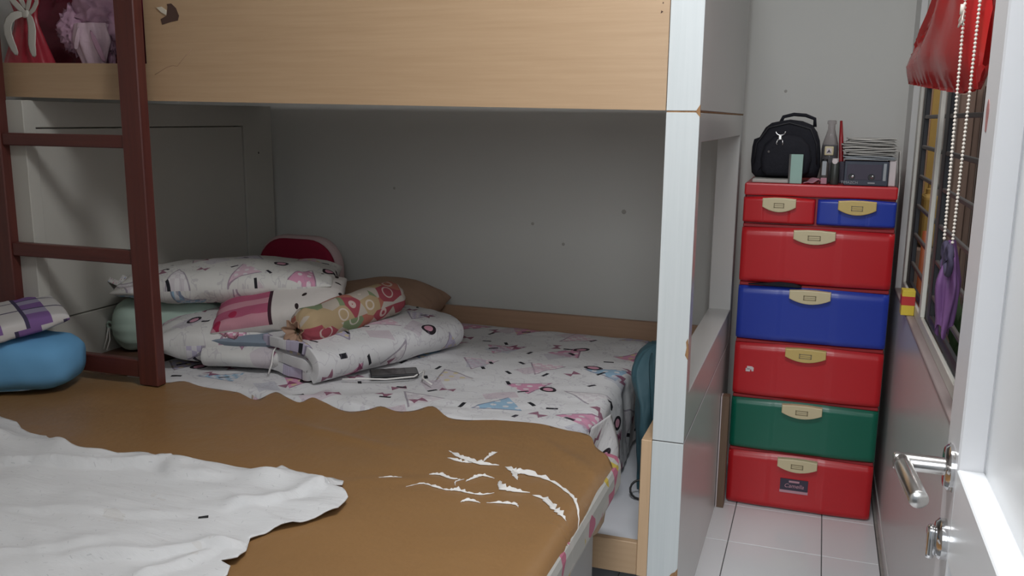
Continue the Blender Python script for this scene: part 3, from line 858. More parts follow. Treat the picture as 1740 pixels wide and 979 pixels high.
# ------------------------------------------------------------------ pulled-out bed in front with the peeling brown cover
tr = thing('trundle_bed', 'pulled out low bed under a peeling brown leatherette cover', 'bed', (-1.6, 1.5, 0))
box('trundle_base', -2.80, -0.490, 0.86, 2.10, 0.03, 0.452, M['trundle'], tr, 0.004)
box('foam_mattress', -2.84, -0.428, 0.84, 2.150, 0.454, 0.558, M['ticking'], tr, 0.03, 3)
XRR = -0.474
def brown(x, y):
    w = 0.006 * ns(x * 2.2, y * 2.8, 1) + 0.003 * ns(x * 6, y * 8, 2)
    w += 0.007 * max(0, ns(x * 1.6 + y * 2, y * 3.2 - x, 4)) 
    z = 0.570 + max(w, -0.004)
    # soft crease running to the corner, and one across the middle
    for ax, ay, bx_, by_, amp, sg in ((-0.66, 2.135, -0.46, 1.96, 0.009, 0.016), (-1.05, 1.66, -0.80, 1.80, 0.006, 0.014), (-1.35, 2.02, -0.95, 1.93, 0.005, 0.02)):
        dx, dy = bx_ - ax, by_ - ay
        t = max(0, min(1, ((x - ax) * dx + (y - ay) * dy) / (dx * dx + dy * dy)))
        d2 = (x - ax - dx * t) ** 2 + (y - ay - dy * t) ** 2
        z += amp * math.exp(-d2 / sg ** 2) * math.sin(PI * (0.1 + 0.8 * t))
    # lifted wavy hem along the back edge
    hem = max(0.0, 1 - (2.235 - y) / 0.09)
    z += 0.010 * hem * (0.5 + 0.8 * ns(x * 9, 0, 7))
    R = 0.042
    X = x
    if x > XRR:
        s = x - XRR
        if s < R * PI / 2:
            X = XRR + R * math.sin(s / R); z -= R * (1 - math.cos(s / R))
        else:
            X = XRR + R + 0.006 * ns(y * 9, s * 9) ; z -= R + s - R * PI / 2
    return X, y, z
BACK = [(-2.295, 2.104), (-2.253, 2.17), (-2.227, 2.200), (-2.115, 2.187), (-1.979, 2.191), (-1.883, 2.174), (-1.837, 2.205), (-1.744, 2.181), (-1.625, 2.176), (-1.589, 2.164), (-1.53, 2.142), (-1.519, 2.204), (-1.503, 2.216), (-1.448, 2.182), (-1.392, 2.159), (-1.378, 2.204), (-1.336, 2.189), (-1.241, 2.151), (-1.186, 2.172), (-1.156, 2.212), (-1.102, 2.199), (-1.053, 2.217), (-1.016, 2.265), (-0.94, 2.2), (-0.883, 2.195), (-0.775, 2.226), (-0.67, 2.225), (-0.594, 2.209), (-0.528, 2.186), (-0.496, 2.126), (-0.440, 2.07), (-0.385, 2.02)]
def smooth_path(pts, w, n=5):
    P, W = [], []
    for i in range(len(pts) - 1):
        p0 = pts[max(i - 1, 0)]; p1 = pts[i]; p2 = pts[i + 1]; p3 = pts[min(i + 2, len(pts) - 1)]
        for k in range(n):
            t = k / n
            P.append(tuple(0.5 * (2 * b + (c - a) * t + (2 * a - 5 * b + 4 * c - d) * t * t + (3 * b - a - 3 * c + d) * t ** 3) for a, b, c, d in zip(p0, p1, p2, p3)))
            W.append(w[i] + (w[i + 1] - w[i]) * t)
    P.append(pts[-1]); W.append(w[-1])
    return P, W
BACK = smooth_path(BACK, [0] * len(BACK), 4)[0]
OUT = [(-2.83, 2.06), (-2.6, 2.11)] + BACK + [(-0.330, 1.96), (-0.336, 1.88), (-0.352, 1.82), (-0.372, 1.78), (-0.366, 1.70), (-0.382, 1.62), (-0.374, 1.5), (-0.382, 1.2), (-0.38, 0.86), (-2.83, 0.86)]
cov = cloth('brown_cover', OUT, 0.022, M['leather'], brown, tr, 0.003, 'peeling brown leatherette cover')
# white torn edges where the brown skin has split
M['torn'] = flat('white_torn_backing', (0.74, 0.72, 0.69), 0.8, 0.2, 0.05, 20)
TEARS = [
 ([(-0.836, 1.962), (-0.802, 1.938), (-0.77, 1.925), (-0.732, 1.915), (-0.688, 1.926)], [0.004, 0.014, 0.016, 0.020, 0.006]),
 ([(-0.732, 1.915), (-0.732, 1.955), (-0.728, 1.985), (-0.722, 2.005)], [0.008, 0.007, 0.014, 0.004]),
 ([(-0.822, 1.920), (-0.783, 1.91), (-0.755, 1.914)], [0.012, 0.014, 0.005]),
 ([(-0.672, 1.923), (-0.641, 1.902), (-0.606, 1.90), (-0.544, 1.878), (-0.482, 1.819), (-0.448, 1.767), (-0.412, 1.70)], [0.006, 0.026, 0.024, 0.010, 0.008, 0.014, 0.012]),
 ([(-0.650, 1.906), (-0.631, 1.877), (-0.618, 1.858)], [0.02, 0.022, 0.008]),
 ([(-0.824, 1.814), (-0.797, 1.819), (-0.767, 1.808), (-0.743, 1.812)], [0.004, 0.016, 0.008, 0.012]),
 ([(-0.74, 1.774), (-0.748, 1.795), (-0.735, 1.816)], [0.006, 0.005, 0.005]),
 ([(-0.727, 1.805), (-0.716, 1.830), (-0.702, 1.850), (-0.671, 1.846)], [0.005, 0.012, 0.010, 0.007]),
 ([(-0.842, 1.727), (-0.817, 1.758), (-0.781, 1.75), (-0.749, 1.743), (-0.724, 1.75), (-0.696, 1.746), (-0.666, 1.748), (-0.643, 1.768)], [0.004, 0.006, 0.009, 0.006, 0.014, 0.006, 0.008, 0.003]),
 ([(-0.655, 1.838), (-0.638, 1.80), (-0.602, 1.793), (-0.568, 1.797)], [0.004, 0.028, 0.016, 0.005]),
 ([(-0.559, 1.786), (-0.527, 1.77), (-0.492, 1.728), (-0.47, 1.705), (-0.452, 1.688)], [0.010, 0.016, 0.020, 0.018, 0.004]),
 ([(-0.695, 1.694), (-0.680, 1.708), (-0.652, 1.705)], [0.003, 0.014, 0.003]),
 ([(-0.64, 1.71), (-0.611, 1.720), (-0.579, 1.724), (-0.567, 1.712)], [0.003, 0.008, 0.010, 0.004]),
 ([(-0.926, 1.748), (-0.897, 1.764), (-0.872, 1.767)], [0.002, 0.007, 0.002]),
]
for q, (pts, w) in enumerate(TEARS):
    w = [w[0] * 0.12] + [k * 0.72 for k in w[1:-1]] + [w[-1] * 0.12]
    P, W = smooth_path(pts, w, 7)
    bm = bmesh.new(); prev = None
    for i, (x, y) in enumerate(P):
        d = Vector(P[min(i + 1, len(P) - 1)]) - Vector(P[max(i - 1, 0)])
        d.normalize(); nrm = Vector((-d.y, d.x))
        ww = W[i] * (0.74 + 0.75 * ns(i * 0.55, q * 3.0) + 0.5 * ns(i * 1.7, q * 5.0, 2)); ww = max(ww, 0.0012)
        x += nrm.x * 0.0022 * ns(i * 0.8, q, 7); y += nrm.y * 0.0022 * ns(i * 0.8, q, 7)
        X, Y, Z = brown(x, y)
        row = []
        for t, lift in ((-0.5, 0.0012), (0.0, 0.0022), (0.35, 0.0045), (0.5, 0.0085)):
            xx, yy, zz = brown(x + nrm.x * ww * t, y + nrm.y * ww * t)
            row.append(bm.verts.new((xx, yy, zz + 0.0006 + lift * min(1.0, ww / 0.012) + 0.002 * max(0, ns(i * 0.7, q)) * (t > 0) * min(1, ww / 0.008))))
        if prev:
            for k in range(3): bm.faces.new((prev[k], prev[k + 1], row[k + 1], row[k]))
        prev = row
    o = from_bm('torn_edge', bm, M['torn'], cov, True)
    s_ = o.modifiers.new('thickness', 'SOLIDIFY'); s_.thickness = 0.0006

# white shirt thrown on the cover
SHIRT = [(-2.091, 1.761), (-2.011, 1.744), (-1.965, 1.715), (-1.916, 1.698), (-1.853, 1.687), (-1.81, 1.66), (-1.769, 1.636), (-1.702, 1.621), (-1.627, 1.619), (-1.562, 1.621), (-1.485, 1.642), (-1.451, 1.626), (-1.444, 1.672), (-1.412, 1.636), (-1.348, 1.636), (-1.274, 1.659), (-1.221, 1.669), (-1.172, 1.667), (-1.155, 1.708), (-1.092, 1.67), (-1.055, 1.684), (-0.975, 1.681), (-0.968, 1.660), (-0.985, 1.645), (-0.954, 1.630), (-0.918, 1.591), (-0.905, 1.537), (-0.949, 1.478), (-0.993, 1.430), (-1.015, 1.378), (-0.987, 1.331), (-0.980, 1.295), (-1.01, 1.281), (-0.975, 1.264), (-0.963, 1.236), (-0.977, 1.167), (-1.052, 1.095), (-1.134, 1.037), (-1.234, 1.0), (-1.396, 1.014), (-1.755, 1.251), (-2.1, 1.542), (-2.2, 1.68)]
FOLDS = [
 ([(-1.136, 1.459), (-1.122, 1.492), (-1.07, 1.518), (-1.04, 1.571), (-1.013, 1.643)], 0.013),
 ([(-1.29, 1.168), (-1.244, 1.198), (-1.14, 1.25), (-1.069, 1.323), (-1.021, 1.331), (-1.0, 1.358)], 0.014),
 ([(-1.103, 1.153), (-1.079, 1.207), (-1.053, 1.264), (-1.044, 1.322)], 0.012),
 ([(-2.0, 1.50), (-1.774, 1.49), (-1.713, 1.515), (-1.597, 1.535), (-1.533, 1.565), (-1.461, 1.60), (-1.425, 1.625)], 0.022),
 ([(-1.425, 1.610), (-1.353, 1.575), (-1.316, 1.58), (-1.247, 1.60)], 0.015),
 ([(-1.60, 1.30), (-1.45, 1.34), (-1.30, 1.37), (-1.20, 1.42)], 0.008),
 ([(-1.45, 1.15), (-1.35, 1.19), (-1.25, 1.26)], 0.008),
]
def fold_h(x, y):
    h = 0.0
    for pts, amp in FOLDS:
        best, sd = 9.0, 1.0
        n = len(pts) - 1
        for k in range(n):
            (ax, ay), (bx_, by_) = pts[k], pts[k + 1]
            dx, dy = bx_ - ax, by_ - ay
            t = max(0, min(1, ((x - ax) * dx + (y - ay) * dy) / (dx * dx + dy * dy)))
            ex, ey = x - ax - dx * t, y - ay - dy * t
            d = math.hypot(ex, ey)
            if d < best:
                best = d; sd = 1.0 if dx * ey - dy * ex > 0 else -1.0
                tt = (k + t) / n
        sg = 0.030 if sd > 0 else 0.007
        h += amp * math.exp(-(best / sg) ** 2) * min(1, 4 * tt + 0.2, 4 * (1 - tt) + 0.2)
    return h
def shirt_z(x, y):
    b = brown(x, y)[2]
    w = 0.007 + 0.014 * max(0, ridge(x * 1.2 + 5, y * 6 + x * 1.6, 2) - 0.5) + 0.008 * max(0, ridge(x * 3 + 2, y * 13 + x * 4, 9) - 0.3) + fold_h(x, y)
    w += 0.004 * ns(x * 12, y * 20, 4) + 0.006 * ns(x * 5, y * 9, 6)
    e = max(0, 1 - abs(y - 1.635) / 0.05) * (x < -1.0) * 0.020 * (0.7 + ns(x * 10, 3, 3))
    return x + 0.006 * ns(x * 9, y * 9, 11), y + 0.006 * ns(x * 9, y * 9, 14), b + max(0.003, w + e)
o = cloth('white_shirt', SHIRT, 0.011, M['jersey'], shirt_z, None, 0.0025)
tag(o, 'crumpled white cotton shirt spread over the brown cover in the foreground', 'shirt')
o['category'] = 'shirt'

# ------------------------------------------------------------------ soft things at the left edge
def capsule_roll(name, P0, P1, rx, rz, mat, parent=None, seed=0.0, wr=0.008, nu=48, nv=40, pw=0.45, uvs=1.0, label=None, end0=0.0, flat_=0.0):
    """soft roll from P0 to P1; section rx wide, rz high; rounded ends"""
    P0, P1 = Vector(P0), Vector(P1)
    ax = P1 - P0; L = ax.length; d = ax.normalized()
    sd = d.cross(Vector((0, 0, 1))).normalized(); up = sd.cross(d)
    def fn(u, v):
        a = 2 * PI * u
        t = 2 * v - 1
        k = max(0.0, 1 - abs(t) ** (1 / pw * 2.2)) ** pw
        if v < 0.5: k = max(k, 0)
        c, s = math.cos(a), math.sin(a)
        e = 0.75
        cx_ = math.copysign(abs(c) ** e, c); sz_ = math.copysign(abs(s) ** e, s)
        p = P0 + ax * v + sd * cx_ * rx * k + up * sz_ * rz * k
        n = sd * cx_ + up * sz_
        w = wr * (ns(p.x * 9 + seed, p.y * 9, p.z * 9) + 0.6 * ns(p.x * 22 + seed, p.y * 22, p.z * 22)) * (k > 0)
        p = p + n * w
        return p, (u * 2 * PI * (rx + rz) / 2 * uvs, v * L * uvs)
    return surf(name, nu, nv, fn, mat, parent, label=label)

bl = thing('blue_blanket', 'folded sky blue blanket on the brown cover at left edge', 'blanket', (-2.4, 1.9, 0.575))
capsule_roll('folded_blanket', (-2.085, 2.05, 0.660), (-2.84, 1.80, 0.660), 0.120, 0.086, M['skyblue'], bl, 1.0, 0.007, pw=0.36)
capsule_roll('loose_flap', (-2.135, 2.005, 0.5935), (-2.75, 1.72, 0.5935), 0.050, 0.016, M['skyblue'], bl, 4.0, 0.003, pw=0.6)
tube('hem', [(-2.150, 1.985, 0.590), (-2.20, 1.935, 0.588), (-2.30, 1.885, 0.586), (-2.45, 1.815, 0.586), (-2.65, 1.72, 0.586)], 0.004, M['blue_pale'], bl, 8, label='paler blue hem')
pl = thing('plaid_cloth', 'purple and white plaid cloth folded on top of the blue blanket', 'cloth', (-2.35, 1.98, 0.74))
PLAID_AT = (-2.345, 1.99, 0.768)

# ------------------------------------------------------------------ pillows and bedding in the lower bunk
def pillow(name, c, L, W, T, yaw, mat, parent=None, pitch=0.0, roll=0.0, seed=0.0, wr=0.010, label=None, n=34, pinch=0.06, ex=0.42):
    c = Vector(c)
    R = Matrix.Rotation(yaw, 3, 'Z') @ Matrix.Rotation(pitch, 3, 'X') @ Matrix.Rotation(roll, 3, 'Y')
    vs, uv, fs = [], [], []
    W1 = n + 1
    for sgn in (1, -1):
        for j in range(n + 1):
            for i in range(n + 1):
                a = math.sin((i / n * 2 - 1) * PI / 2); b = math.sin((j / n * 2 - 1) * PI / 2)
                x = L / 2 * a * (1 - pinch * (1 - b * b)); y = W / 2 * b * (1 - pinch * 1.3 * (1 - a * a))
                h = ((1 - a * a) * (1 - b * b)) ** ex
                edge = 1 - h
                w = wr * (ns(x * 8 + seed, y * 8, sgn) + 0.8 * edge * ns(x * 18 + seed, y * 18, sgn + 4)) * min(1, h * 3)
                gather = 0.35 * wr * math.sin(math.atan2(b, a) * 22 + seed) * edge * min(1, h * 4)
                vs.append(c + R @ Vector((x, y, sgn * (T / 2 * h) + w + gather)))
                uv.append((x + (0 if sgn > 0 else 1.3), y))
        o_ = 0 if sgn > 0 else W1 * W1
        for j in range(n):
            for i in range(n):
                k = o_ + j * W1 + i
                q = (k, k + 1, k + 1 + W1, k + W1)
                fs.append(q if sgn > 0 else q[::-1])
    me = bpy.data.meshes.new(name)
    me.from_pydata([tuple(v) for v in vs], [], fs)
    lay = me.uv_layers.new(name='UVMap')
    for l in me.loops: lay.data[l.index].uv = uv[l.vertex_index]
    bm = bmesh.new(); bm.from_mesh(me)
    bmesh.ops.remove_doubles(bm, verts=bm.verts, dist=1e-5); bm.to_mesh(me); bm.free()
    return link(name, me, mat, parent, True, label)

pillow('plaid_pad', PLAID_AT, 0.36, 0.36, 0.072, math.radians(-125), M['plaid'], pl, roll=0.16, seed=2.0, wr=0.006, pinch=-0.03, ex=0.22)

def bolster(name, P0, P1, r, mat, parent, seed=0.0, tuft=0.03, gath=0.05, nu=48, nv=44):
    P0, P1 = Vector(P0), Vector(P1)
    ax = P1 - P0; L = ax.length; d = ax.normalized()
    sd = d.cross(Vector((0, 0, 1))).normalized(); up = sd.cross(d)
    def fn(u, v):
        a = 2 * PI * u
        s = v * L
        e = min(s, L - s)
        R_ = 0.75 * r
        k = 0.16 + 0.84 * math.sqrt(max(0, 1 - (1 - min(1, e / R_)) ** 2)) if e < R_ else 1.0
        k *= 1 + gath * math.sin(13 * a + seed) * max(0, 1 - e / (1.4 * r))
        p = P0 + d * s + (sd * math.cos(a) + up * math.sin(a)) * r * k
        p += (sd * math.cos(a) + up * math.sin(a)) * 0.005 * ns(p.x * 14 + seed, p.y * 14, p.z * 14)
        return p, (u * 2 * PI * r, s)
    return surf(name, nu, nv, fn, mat, parent)

# mint bolster
t = thing('mint_bolster', 'mint green bolster with a tied end behind the ladder', 'bolster', (-2.2, 2.5, 0.575))
bolster('bolster_body', (-2.325, 2.44, 0.666), (-1.99, 2.64, 0.668), 0.092, M['mint'], t, 2.0)
tube('tie_knot', [(-2.322 + 0.012 * math.cos(a), 2.425, 0.668 + 0.012 * math.sin(a)) for a in [k * PI / 5 for k in range(10)]], 0.005, M['mint'], t, 6, True)
tube('tie_string', [(-2.325, 2.418, 0.66), (-2.325, 2.408, 0.625), (-2.33, 2.395, 0.585)], 0.0025, M['string'], t, 5)
tube('tie_string', [(-2.320, 2.418, 0.66), (-2.312, 2.408, 0.62), (-2.316, 2.395, 0.585)], 0.0025, M['string'], t, 5)

# printed pillows
t = thing('lower_pillow', 'plump printed pillow under the top pillow beside the ladder rail', 'pillow', (-1.86, 2.6, 0.56))
pillow('pillow_body', (-1.885, 2.64, 0.646), 0.60, 0.42, 0.175, 0.55, M['print4'], t, seed=3.0, wr=0.016, pinch=-0.05, ex=0.36)
t = thing('top_pillow', 'white printed pillow lying topmost on the pile behind the ladder', 'pillow', (-1.95, 2.6, 0.73))
pillow('pillow_body', (-1.985, 2.68, 0.812), 0.74, 0.40, 0.150, 0.42, M['print3'], t, seed=8.0, wr=0.015, roll=-0.03, pinch=0.0)
surf('corner_ruffle', 10, 6, lambda u, v: ((-2.315 - 0.035 * u, 2.47 + 0.09 * v - 0.02 * u, 0.800 + 0.012 * math.sin(v * 9) + 0.02 * u), (u, v)), M['print3'], t).modifiers.new('thickness', 'SOLIDIFY').thickness = 0.003

# folded quilts
def folded(name, c, yaw, prof, length, thick, mat, parent, seed=0.0, wr=0.008, label=None):
    """profile (across, z) swept along the yaw direction, given thickness"""
    d = Vector((math.cos(yaw), math.sin(yaw), 0)); s = Vector((math.sin(yaw), -math.cos(yaw), 0))
    # resample the profile
    P, _ = smooth_path(prof, [0] * len(prof), 6)
    n = len(P) - 1
    acc = [0]
    for a, b in zip(P, P[1:]): acc.append(acc[-1] + math.dist(a, b))
    def fn(u, v):
        i = min(n, int(round(u * n)))
        a, z = P[i]
        l = (v - 0.5) * length
        w = wr * ns(l * 7 + seed, a * 9, z * 9) + 0.5 * wr * ns(l * 18 + seed, a * 20, z * 16)
        endd = 0.012 * ns(seed, a * 12, z * 14)
        p = Vector(c) + d * (l + (endd if v in (0, 1) else 0)) + s * (a + 0.6 * w) + Vector((0, 0, z + w))
        return p, (acc[i], l)
    o = surf(name, n, 30, fn, mat, parent, label=label)
    m = o.modifiers.new('thickness', 'SOLIDIFY'); m.thickness = thick; m.offset = 0
    b = o.modifiers.new('bevel', 'BEVEL'); b.width = thick * 0.38; b.segments = 3; b.limit_method = 'ANGLE'; b.angle_limit = 0.9
    return o

t = thing('rolled_quilt', 'printed quilt folded into a thick roll across the mattress', 'quilt', (-1.44, 2.72, 0.56))
yaw = math.atan2(0.607, 0.241)
folded('quilt', (-1.470, 2.70, 0.563), yaw, [(-0.10, 0.060), (0.04, 0.058), (0.09, 0.055), (0.115, 0.035), (0.09, 0.022), (0.0, 0.021), (-0.16, 0.020)][::-1] , 0.64, 0.034, M['print2'], t, 5.0)
folded('quilt_outer', (-1.470, 2.70, 0.563), yaw, [(-0.13, 0.105), (0.0, 0.108), (0.08, 0.103), (0.145, 0.080), (0.150, 0.045), (0.125, 0.020)], 0.65, 0.034, M['print2'], t, 15.0)
folded('quilt_inner', (-1.470, 2.70, 0.563), yaw, [(-0.15, 0.078), (-0.02, 0.081), (0.08, 0.080), (0.105, 0.078)], 0.60, 0.03, M['print2'], t, 25.0)

t = thing('folded_cover', 'folded printed quilt cover with grey blue edge under the pink cushion', 'quilt', (-1.72, 2.56, 0.56))
folded('cover', (-1.80, 2.53, 0.567), 0.25, [(-0.10, 0.062), (0.06, 0.066), (0.105, 0.060), (0.128, 0.042), (0.105, 0.022), (0.02, 0.020), (-0.10, 0.020)], 0.26, 0.036, M['print4'], t, 31.0, 0.006)
folded('trim', (-1.80, 2.53, 0.567), 0.25, [(-0.09, 0.098), (0.03, 0.102), (0.085, 0.096), (0.112, 0.084)], 0.25, 0.020, M['quilt_trim'], t, 37.0, 0.006, label='grey blue quilt edging')
tube('cord', [(-1.652, 2.46, 0.665), (-1.650, 2.415, 0.64), (-1.650, 2.400, 0.60), (-1.655, 2.39, 0.568)], 0.003, M['string'], t, 5)

t = thing('pink_cushion', 'pink striped and cream cushion with dark oval dots on folded cover', 'cushion', (-1.72, 2.62, 0.68))
pillow('cushion_body', (-1.735, 2.600, 0.752), 0.44, 0.27, 0.125, 0.45, M['pinkcream'], t, roll=-0.13, pitch=0.30, seed=14.0, wr=0.010, pinch=0.03, ex=0.36)
surf('frill', 16, 4, lambda u, v: ((-1.915 + 0.13 * u + 0.010 * math.sin(u * 25), 2.45 - 0.045 * u - 0.03 * v + 0.05 * u * u, 0.705 - 0.012 * v + 0.006 * math.sin(u * 30) - 0.025 * u), (u, v)), M['pinkish'], t).modifiers.new('thickness', 'SOLIDIFY').thickness = 0.003

t = thing('blotch_bolster', 'small bolster with orange and red blotches lying on the rolled quilt', 'bolster', (-1.5, 2.7, 0.70))
bolster('bolster_body', (-1.560, 2.425, 0.716), (-1.440, 2.90, 0.750), 0.064, M['blotch'], t, 6.0)
surf('gathered_end', 30, 5, lambda u, v: ((-1.560 - 0.006 * v + (0.014 + 0.022 * v) * math.cos(2 * PI * u) * (1 + 0.25 * math.sin(14 * PI * u)), 2.424 - 0.022 * v, 0.715 + (0.014 + 0.022 * v) * math.sin(2 * PI * u) * (1 + 0.25 * math.sin(14 * PI * u))), (u, v)), M['tan'], t).modifiers.new('thickness', 'SOLIDIFY').thickness = 0.002
t = thing('tan_pillow', 'dull tan pillow against the back board behind the bolster', 'pillow', (-1.68, 3.2, 0.56))
pillow('pillow_body', (-1.66, 3.20, 0.650), 0.50, 0.34, 0.20, 0.15, M['tan'], t, seed=18.0)

# plain maroon cushion leaning in the corner
t = thing('maroon_cushion', 'dark red plush cushion with pale border leaning in the back corner', 'cushion', (-2.08, 3.25, 0.56))
def rr(w, h, r, cx, cz, n=8):
    pts = []
    for ax_, az_, a0 in ((1, 1, 0), (-1, 1, PI / 2), (-1, -1, PI), (1, -1, 1.5 * PI)):
        for k in range(n + 1):
            a = a0 + k * PI / 2 / n
            pts.append((cx + ax_ * (w / 2 - r) + r * math.cos(a), cz + az_ * (h / 2 - r) + r * math.sin(a)))
    return pts
plate('cushion_border', rr(0.395, 0.335, 0.13, -2.075, 0.730), 3.238, 3.30, M['pale_plush'], t, 0.02, 3, smooth=True)
plate('cushion_face', rr(0.368, 0.312, 0.125, -2.068, 0.732), 3.205, 3.242, M['maroon'], t, 0.02, 3, smooth=True)

# phone, cable
t = thing('phone', 'dark phone lying on the printed mattress before the rolled quilt', 'phone', (-1.33, 2.62, 0.566))
ph = bmesh.new()
add_box(ph, -0.078, 0.078, -0.040, 0.040, 0, 0.009, 0.003, 2)
me = bpy.data.meshes.new('phone_body'); ph.to_mesh(me); ph.free()
me.transform(Matrix.Translation((-1.280, 2.548, 0.566)) @ Matrix.Rotation(0.55, 4, 'Z'))
link('phone_body', me, M['black'], t)
ph = bmesh.new(); add_box(ph, -0.074, 0.074, -0.0365, 0.0365, 0.0085, 0.0096, 0.0)
me = bpy.data.meshes.new('screen'); ph.to_mesh(me); ph.free()
me.transform(Matrix.Translation((-1.280, 2.548, 0.566)) @ Matrix.Rotation(0.55, 4, 'Z'))
link('screen', me, M['phone'], t)
tag(tube('charging_cable', [(-1.40, 2.42, 0.571), (-1.34, 2.45, 0.571), (-1.27, 2.47, 0.571), (-1.20, 2.53, 0.571), (-1.195, 2.60, 0.573), (-1.165, 2.52, 0.572), (-1.11, 2.47, 0.571)], 0.0028, M['string'], None, 6), 'thin white charging cable on the sheet beside the phone', 'cable')

# teal bag squeezed between mattress and side board
t = thing('teal_bag', 'dark teal nylon bag squeezed between mattress and side board', 'bag', (-0.47, 2.75, 0.27))
def teal(u, v):
    a = 2 * PI * u
    z = 0.272 + 0.425 * v
    top = max(0.0, 1 - max(0, (v - 0.62) / 0.38) ** 2.4) ** 0.5
    low = 0.55 + 0.45 * min(1, v / 0.45)
    c, s = math.cos(a), math.sin(a)
    wx = 0.050 * top * low; wy = 0.20 * top
    over = 0.055 * max(0, (v - 0.66) / 0.34) * (c < 0) * top
    fold = 1 + 0.12 * ns(c * 3, s * 3, v * 3) + 0.07 * ns(c * 8, s * 8, v * 7)
    return (-0.452 + wx * c * fold - over, 2.76 + wy * s * fold, z + 0.006 * ns(c * 6, s * 6, v * 5)), (u, v)
surf('bag_body', 48, 32, teal, M['teal'], t)
ribbon_obj('strap', [(-0.455, 2.66, 0.695), (-0.44, 2.585, 0.66), (-0.425, 2.565, 0.58), (-0.42, 2.565, 0.48)], 0.03, M['teal'], t, (-0.6, -1, 0))
tube('cord_loop', [(-0.450 + 0.030 * math.cos(a), 2.53 + 0.020 * math.sin(a), 0.296 + 0.022 * math.sin(a)) for a in [k * PI / 8 for k in range(16)]], 0.0035, M['black'], t, 6, True)

# ------------------------------------------------------------------ chest of drawers
CY = 3.205
ch = thing('drawer_chest', 'tall plastic drawer chest with red, blue and green drawers by wall', 'drawer chest', (0.0, 3.4, 0))
box('body', -0.246, 0.246, CY + 0.022, 3.60, 0.0, 1.150, M['red_dark'], ch, 0.006)
box('top_board', -0.248, 0.246, CY + 0.004, 3.60, 1.143, 1.186, M['red'], ch, 0.006, 2, label='red chest top')
for z in (0.221, 0.424, 0.630, 0.838, 1.046):
    box('divider', -0.246, 0.246, CY + 0.010, CY + 0.03, z - 0.014, z - 0.002, M['red_dark'], ch, 0.002)
def drawer(x0, x1, z0, z1, mat, cx, hw, hmat, lab):
    n = 18
    H = z1 - z0
    def fn(u, v):
        # front skin of the drawer: slightly proud, top edge dips behind the handle, shallow centre panel
        t = 2 * u - 1
        bow = 0.010 * (1 - t * t)
        step = 0.0025 * (1 if 0.28 < u < 0.66 else 0)
        dz = 0
        if v > 0.8: dz = -0.006 * abs(t) ** 1.5 * (v - 0.8) * 5
        roll_ = 0.014 * max(0, (v - 0.86) / 0.14) ** 2 + 0.010 * max(0, (0.08 - v) / 0.08) ** 2 + 0.012 * max(0, (abs(t) - 0.96) / 0.04) ** 2
        return (x0 + (x1 - x0) * u, CY - bow + step + roll_, z0 + H * v + dz), (u, v)
    bm_box = bmesh.new()
    add_box(bm_box, x0 + 0.002, x1 - 0.002, CY + 0.011, CY + 0.32, z0 + 0.001, z1 - 0.010, 0.002)
    d = from_bm('drawer', bm_box, mat, ch, label=lab)
    surf('drawer_front', 50, 24, fn, mat, d)
    # cream handle: shield shape with a label slot
    hz1 = z1 - 0.006; hh = 0.046
    pts = [(cx - hw, hz1), (cx - hw * 0.30, hz1 + 0.003), (cx + hw * 0.30, hz1 + 0.003), (cx + hw, hz1), (cx + hw, hz1 - hh * 0.62)]
    for k in range(1, 10):
        q = 1 - k / 10 * 2
        pts.append((cx + hw * q, hz1 - hh * (0.62 + 0.38 * (1 - q * q))))
    pts.append((cx - hw, hz1 - hh * 0.62))
    h = plate('handle', pts, CY - 0.028, CY - 0.004, hmat, ch, 0.003, 2)
    h.parent = d
    boxes('label_slot', [(cx - hw * 0.30, cx + hw * 0.30, CY - 0.0290, CY - 0.0275, hz1 - 0.017, hz1 - 0.0145), (cx - hw * 0.30, cx + hw * 0.30, CY - 0.0290, CY - 0.0275, hz1 - 0.031, hz1 - 0.0285), (cx - hw * 0.31, cx - hw * 0.26, CY - 0.0290, CY - 0.0275, hz1 - 0.031, hz1 - 0.0145), (cx + hw * 0.26, cx + hw * 0.31, CY - 0.0290, CY - 0.0275, hz1 - 0.031, hz1 - 0.0145), (cx - hw * 0.26, cx + hw * 0.26, CY - 0.0290, CY - 0.0275, hz1 - 0.0235, hz1 - 0.0222)], M['slot'], d, 0)
    return d
HC = 0.0
d_bot = drawer(-0.249, 0.249, 0.006, 0.212, M['red'], -0.006, 0.068, M['cream'], 'red bottom drawer')
drawer(-0.249, 0.249, 0.222, 0.414, M['green'], -0.004, 0.068, M['cream'], 'green drawer')
d4 = drawer(-0.249, 0.249, 0.425, 0.620, M['red'], -0.006, 0.068, M['yellow_cream'], 'red drawer with yellowed handle')
drawer(-0.249, 0.249, 0.632, 0.828, M['blue'], -0.006, 0.068, M['cream'], 'wide blue drawer')
drawer(-0.249, 0.249, 0.840, 1.036, M['red'], -0.006, 0.068, M['cream'], 'wide red upper drawer')
drawer(-0.249, -0.010, 1.050, 1.142, M['red'], -0.128, 0.055, M['cream'], 'small red top drawer')
drawer(-0.003, 0.246, 1.050, 1.142, M['blue'], 0.122, 0.060, M['yellow_cream'], 'small blue top drawer')
